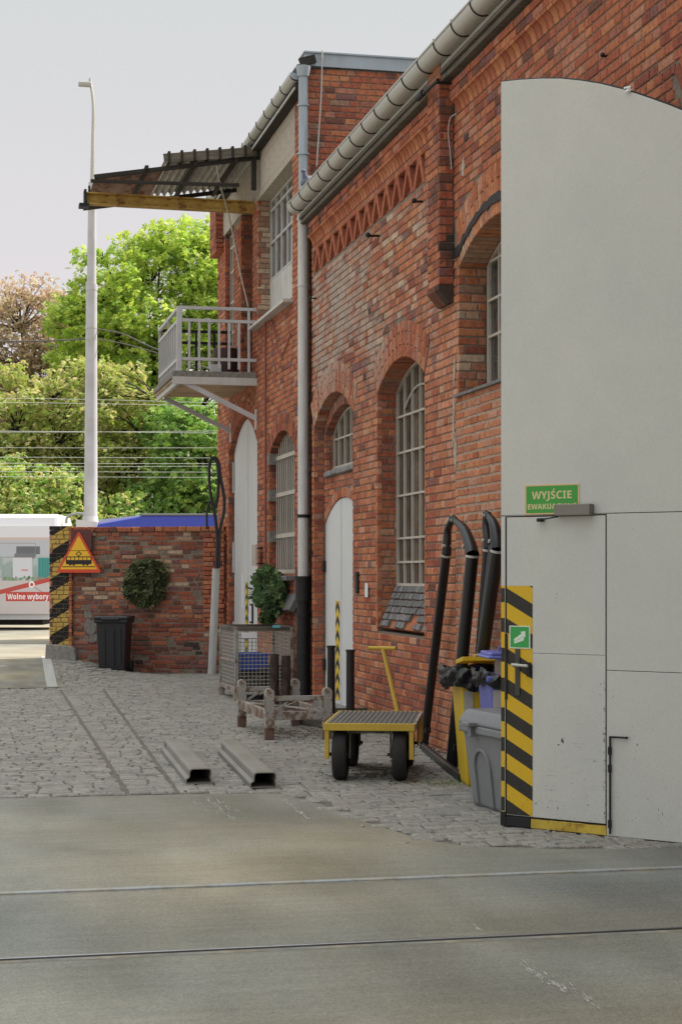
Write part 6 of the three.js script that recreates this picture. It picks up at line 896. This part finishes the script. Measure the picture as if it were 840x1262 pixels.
{
  // yellow bin
  const p = V3(4.0, 0, -13.05), t = thing('waste_bin', 'tall yellow waste bin lined with a black bag, lid open', 'waste bin', p.toArray(), -.12), m = S([.62, .42, .02], { roughness: .45 }), mp = S([.60, .58, .55], { roughness: .8, map: T_paint });
  mesh('body', frustum(.34, .36, .46, .46, .86, .05), m, t); mesh('rim', rbox(.50, .05, .5, 0, .85, 0, .02), m, t); const b = mesh('bag_liner', bag(.56, .56, .16, 2).translate(-.03, .83, 0), m_bag, t);
  mesh('lid', new THREE.BoxGeometry(.44, .03, .34).rotateX(-.12).translate(.03, .955, -.06), m, t); mesh('lid_grip', tube([V3(-.1, .97, .02), V3(-.08, .995, .02), V3(.02, 1.0, .02), V3(.05, .98, .02)], .008, 12, 6), m, t);
  for (const [y, h, x] of [[.64, .2, -.165], [.3, .26, -.13]]) mesh('paper_label', new THREE.PlaneGeometry(.07, h).rotateX(-.058).translate(x, y, .183 + y * .058 + .008), mp, t);
  mesh('handle_bar', rod(V3(-.2, .8, -.26), V3(.2, .8, -.26), .014, .014, 8), m, t);
  // blue bin behind
  const q = spot(634, 12.75, 0), u = thing('waste_bin', 'blue waste bin with a black bag and raised lid, half behind the gate', 'waste bin', q.toArray(), -.1), mb = S([.13, .14, .45], { roughness: .45 });
  mesh('body', frustum(.34, .36, .46, .46, .88, .05), mb, u); mesh('rim', rbox(.52, .05, .5, 0, .875, 0, .02), mb, u); mesh('bag_liner', bag(.53, .53, .11, 7).translate(0, .875, 0), m_bag, u); mesh('lid', rbox(.42, .035, .4, -.0, 1.045, -.04, .015), mb, u); mesh('lid_rim', rbox(.46, .02, .44, -.0, 1.025, -.04, .01), S([.16, .19, .5], { roughness: .4 }), u); mesh('lid_grip', tube([V3(-.12, 1.06, 0), V3(-.11, 1.1, 0), V3(-.08, 1.1, 0), V3(-.07, 1.06, 0)], .008, 10, 6), mb, u);
  mesh('waste_carton', box(.3, .12, .24, .02, .95, .02), S([.36, .28, .2]), u);
  mesh('paper_label', new THREE.PlaneGeometry(.16, .2).rotateX(-.058).translate(-.13, .7, .2375), S([.7, .69, .68], { roughness: .8, map: T_paint }), u); mesh('paper_label', new THREE.PlaneGeometry(.16, .06).rotateX(-.058).translate(-.1, .53, .227), S([.7, .69, .68], { roughness: .8 }), u);
  // grey grit container in front
  const c = V3(3.90, 0, -11.62), g = thing('grit_container', 'grey plastic storage container with hinged lid beside the gate', 'container', c.toArray(), -Math.PI / 2 + .11), mg = S([.27, .28, .30], { roughness: .55, map: rep(T_paint, .6) });
  mesh('body', frustum(.62, .62, .74, .74, .56, .035), mg, g); mesh('rim', rbox(.78, .06, .78, 0, .545, 0, .015), mg, g); const ld = mesh('lid', frustum(.8, .8, .7, .7, .1, .03).translate(0, .575, 0), mg, g); mesh('latch', merge([rbox(.14, .03, .1, -.12, .585, .405, .008), rbox(.05, .1, .03, -.12, .545, .405, .006)]), mg, g);
  const ar = new THREE.Shape(); ar.absarc(0, .25, .14, Math.PI, 0, true); ar.lineTo(.14, 0); ar.lineTo(.125, 0); ar.lineTo(.125, .25); ar.absarc(0, .25, .125, 0, Math.PI, false); ar.lineTo(-.125, 0); ar.lineTo(-.14, 0); ar.closePath(); mesh('moulded_rib', new THREE.ExtrudeGeometry(ar, { depth: .016, bevelEnabled: true, bevelSize: .004, bevelThickness: .004, bevelSegments: 1 }).rotateX(.107).translate(-.05, .03, .311), mg, g);
}
// ---------------------------------------------------------------- black wheelie bin by the wall
{
  const c = onGround(143, 831), t = thing('wheelie_bin', 'black two-wheeled refuse bin against the brick boundary wall', 'waste bin', [c.x, 0, c.z - .28], -.3), m = S([.016, .017, .019], { roughness: .5 });
  mesh('body', frustum(.42, .44, .50, .52, .84, .04).translate(0, .04, 0), m, t); mesh('rim', rbox(.56, .06, .58, 0, .86, 0, .02), m, t); mesh('lid', rbox(.575, .055, .6, 0, .915, .0, .025), S([.022, .024, .03], { roughness: .42 }), t); mesh('lid_handle', rbox(.3, .03, .06, 0, .895, .31, .01), m, t);
  for (const x of [-.1, .05, .16]) mesh('moulded_rib', rbox(.014, .6, .012, x, .45, .236 + .006, .005).rotateX(.045), m, t); for (const x of [-.24, .24]) { const w = new THREE.Group(); w.name = 'wheel'; t.add(w); mesh('tyre', new THREE.CylinderGeometry(.1, .1, .05, 22).rotateZ(Math.PI / 2).translate(x, .1, -.2), S([.02, .02, .02]), w); mesh('rim', new THREE.CylinderGeometry(.05, .05, .056, 16).rotateZ(Math.PI / 2).translate(x, .1, -.2), m, w); }
}
// ---------------------------------------------------------------- white plastic pipe and hanging cables in the corner
{
  const a = onGround(261, 831), p = atDepth(266.5, 700, 28.2), m = S([.72, .72, .72], { map: T_paint, roughness: .5 }), t = thing('plastic_pipe', 'white plastic pipe leaning in the corner of the boundary wall', 'pipe', [a.x, 0, a.z]);
  wmesh('pipe', rod(V3(a.x, 0, a.z), p, .068, .06, 20, true), m, t); wmesh('pipe_bore', rod(V3(a.x, 0, a.z), p, .058, .052, 20, true), S([.2, .2, .2], { side: THREE.DoubleSide }), t); wmesh('socket', rod(p.clone().lerp(a, .08), p.clone().lerp(a, .09), .066, .066, 20), m, t);
  const mc = S([.015, .015, .015], { roughness: .5 }), q = (px, py, D = 28.1) => atDepth(px, py, D), w = thing('cable_loop', 'thick black cables hanging in a loop on the annex corner', 'cable', [q(265, 650).x, 0, q(265, 650).z]);
  wmesh('cable', tube([q(267, 700), q(267.5, 660), q(264, 630), q(259, 605), q(258, 580), q(260, 566), q(264, 563), q(268, 572), q(269, 600), q(267, 620), q(263, 628)], .026, 60, 8), mc, w); wmesh('cable', tube([q(270, 700), q(271, 655), q(276, 630), q(276, 612), q(272, 590), q(269, 570), q(265, 564), q(262, 566)], .026, 50, 8), mc, w); wmesh('cable', tube([q(255, 652), q(255, 632), q(257, 622), q(259, 618)], .018, 16, 8), mc, w);
}
// barrel on the balcony
{ const b = V3(4.02, 4.62, -26.5), t = thing('barrel', 'dark red barrel standing on the balcony', 'barrel', b.toArray()), m = S([.06, .022, .022], { roughness: .5 }), pr = [[0, 0], [.19, 0], [.2, .02], [.2, .14], [.208, .15], [.2, .16], [.2, .3], [.208, .31], [.2, .32], [.2, .42], [.19, .43], [0, .43]].map(p => new THREE.Vector2(...p)); mesh('barrel_body', new THREE.LatheGeometry(pr, 28), m, t); mesh('paper_wrap', box(.16, .14, .1, -.18, .1, .16), m_white, t); }
// pigeon on the gutter
{
  const c = onX(380, 226, W - .17), t = thing('pigeon', 'grey pigeon perched on the eaves gutter beside the downpipe', 'bird', c.toArray(), .5), pr = []; for (let i = 0; i <= 16; i++) { const u = i / 16; pr.push(new THREE.Vector2(.062 * Math.pow(Math.sin(Math.PI * Math.pow(u, .8)), .8) + .001, u * .26 - .13)); }
  const body = new THREE.LatheGeometry(pr, 16).rotateZ(-1.05).translate(0, .03, 0), head = new THREE.SphereGeometry(.03, 14, 10).translate(-.075, .135, 0), neck = rod(V3(-.05, .06, 0), V3(-.073, .125, 0), .042, .026, 12); mesh('body', merge([body, neck, head]), S([.13, .14, .18], { roughness: .8 }), t); mesh('beak', new THREE.ConeGeometry(.008, .03, 8).rotateZ(Math.PI / 2).translate(-.115, .13, 0), S([.05, .045, .04]), t); mesh('tail', rbox(.12, .015, .05, .15, -.045, 0, .006).rotateZ(-.2), S([.08, .085, .1]), t); for (const z of [-.02, .02]) mesh('leg', rod(V3(0, 0, z), V3(-.005, -.06, z), .005, .005, 6), S([.3, .08, .06]), t);
}
renderer.render(scene, camera);
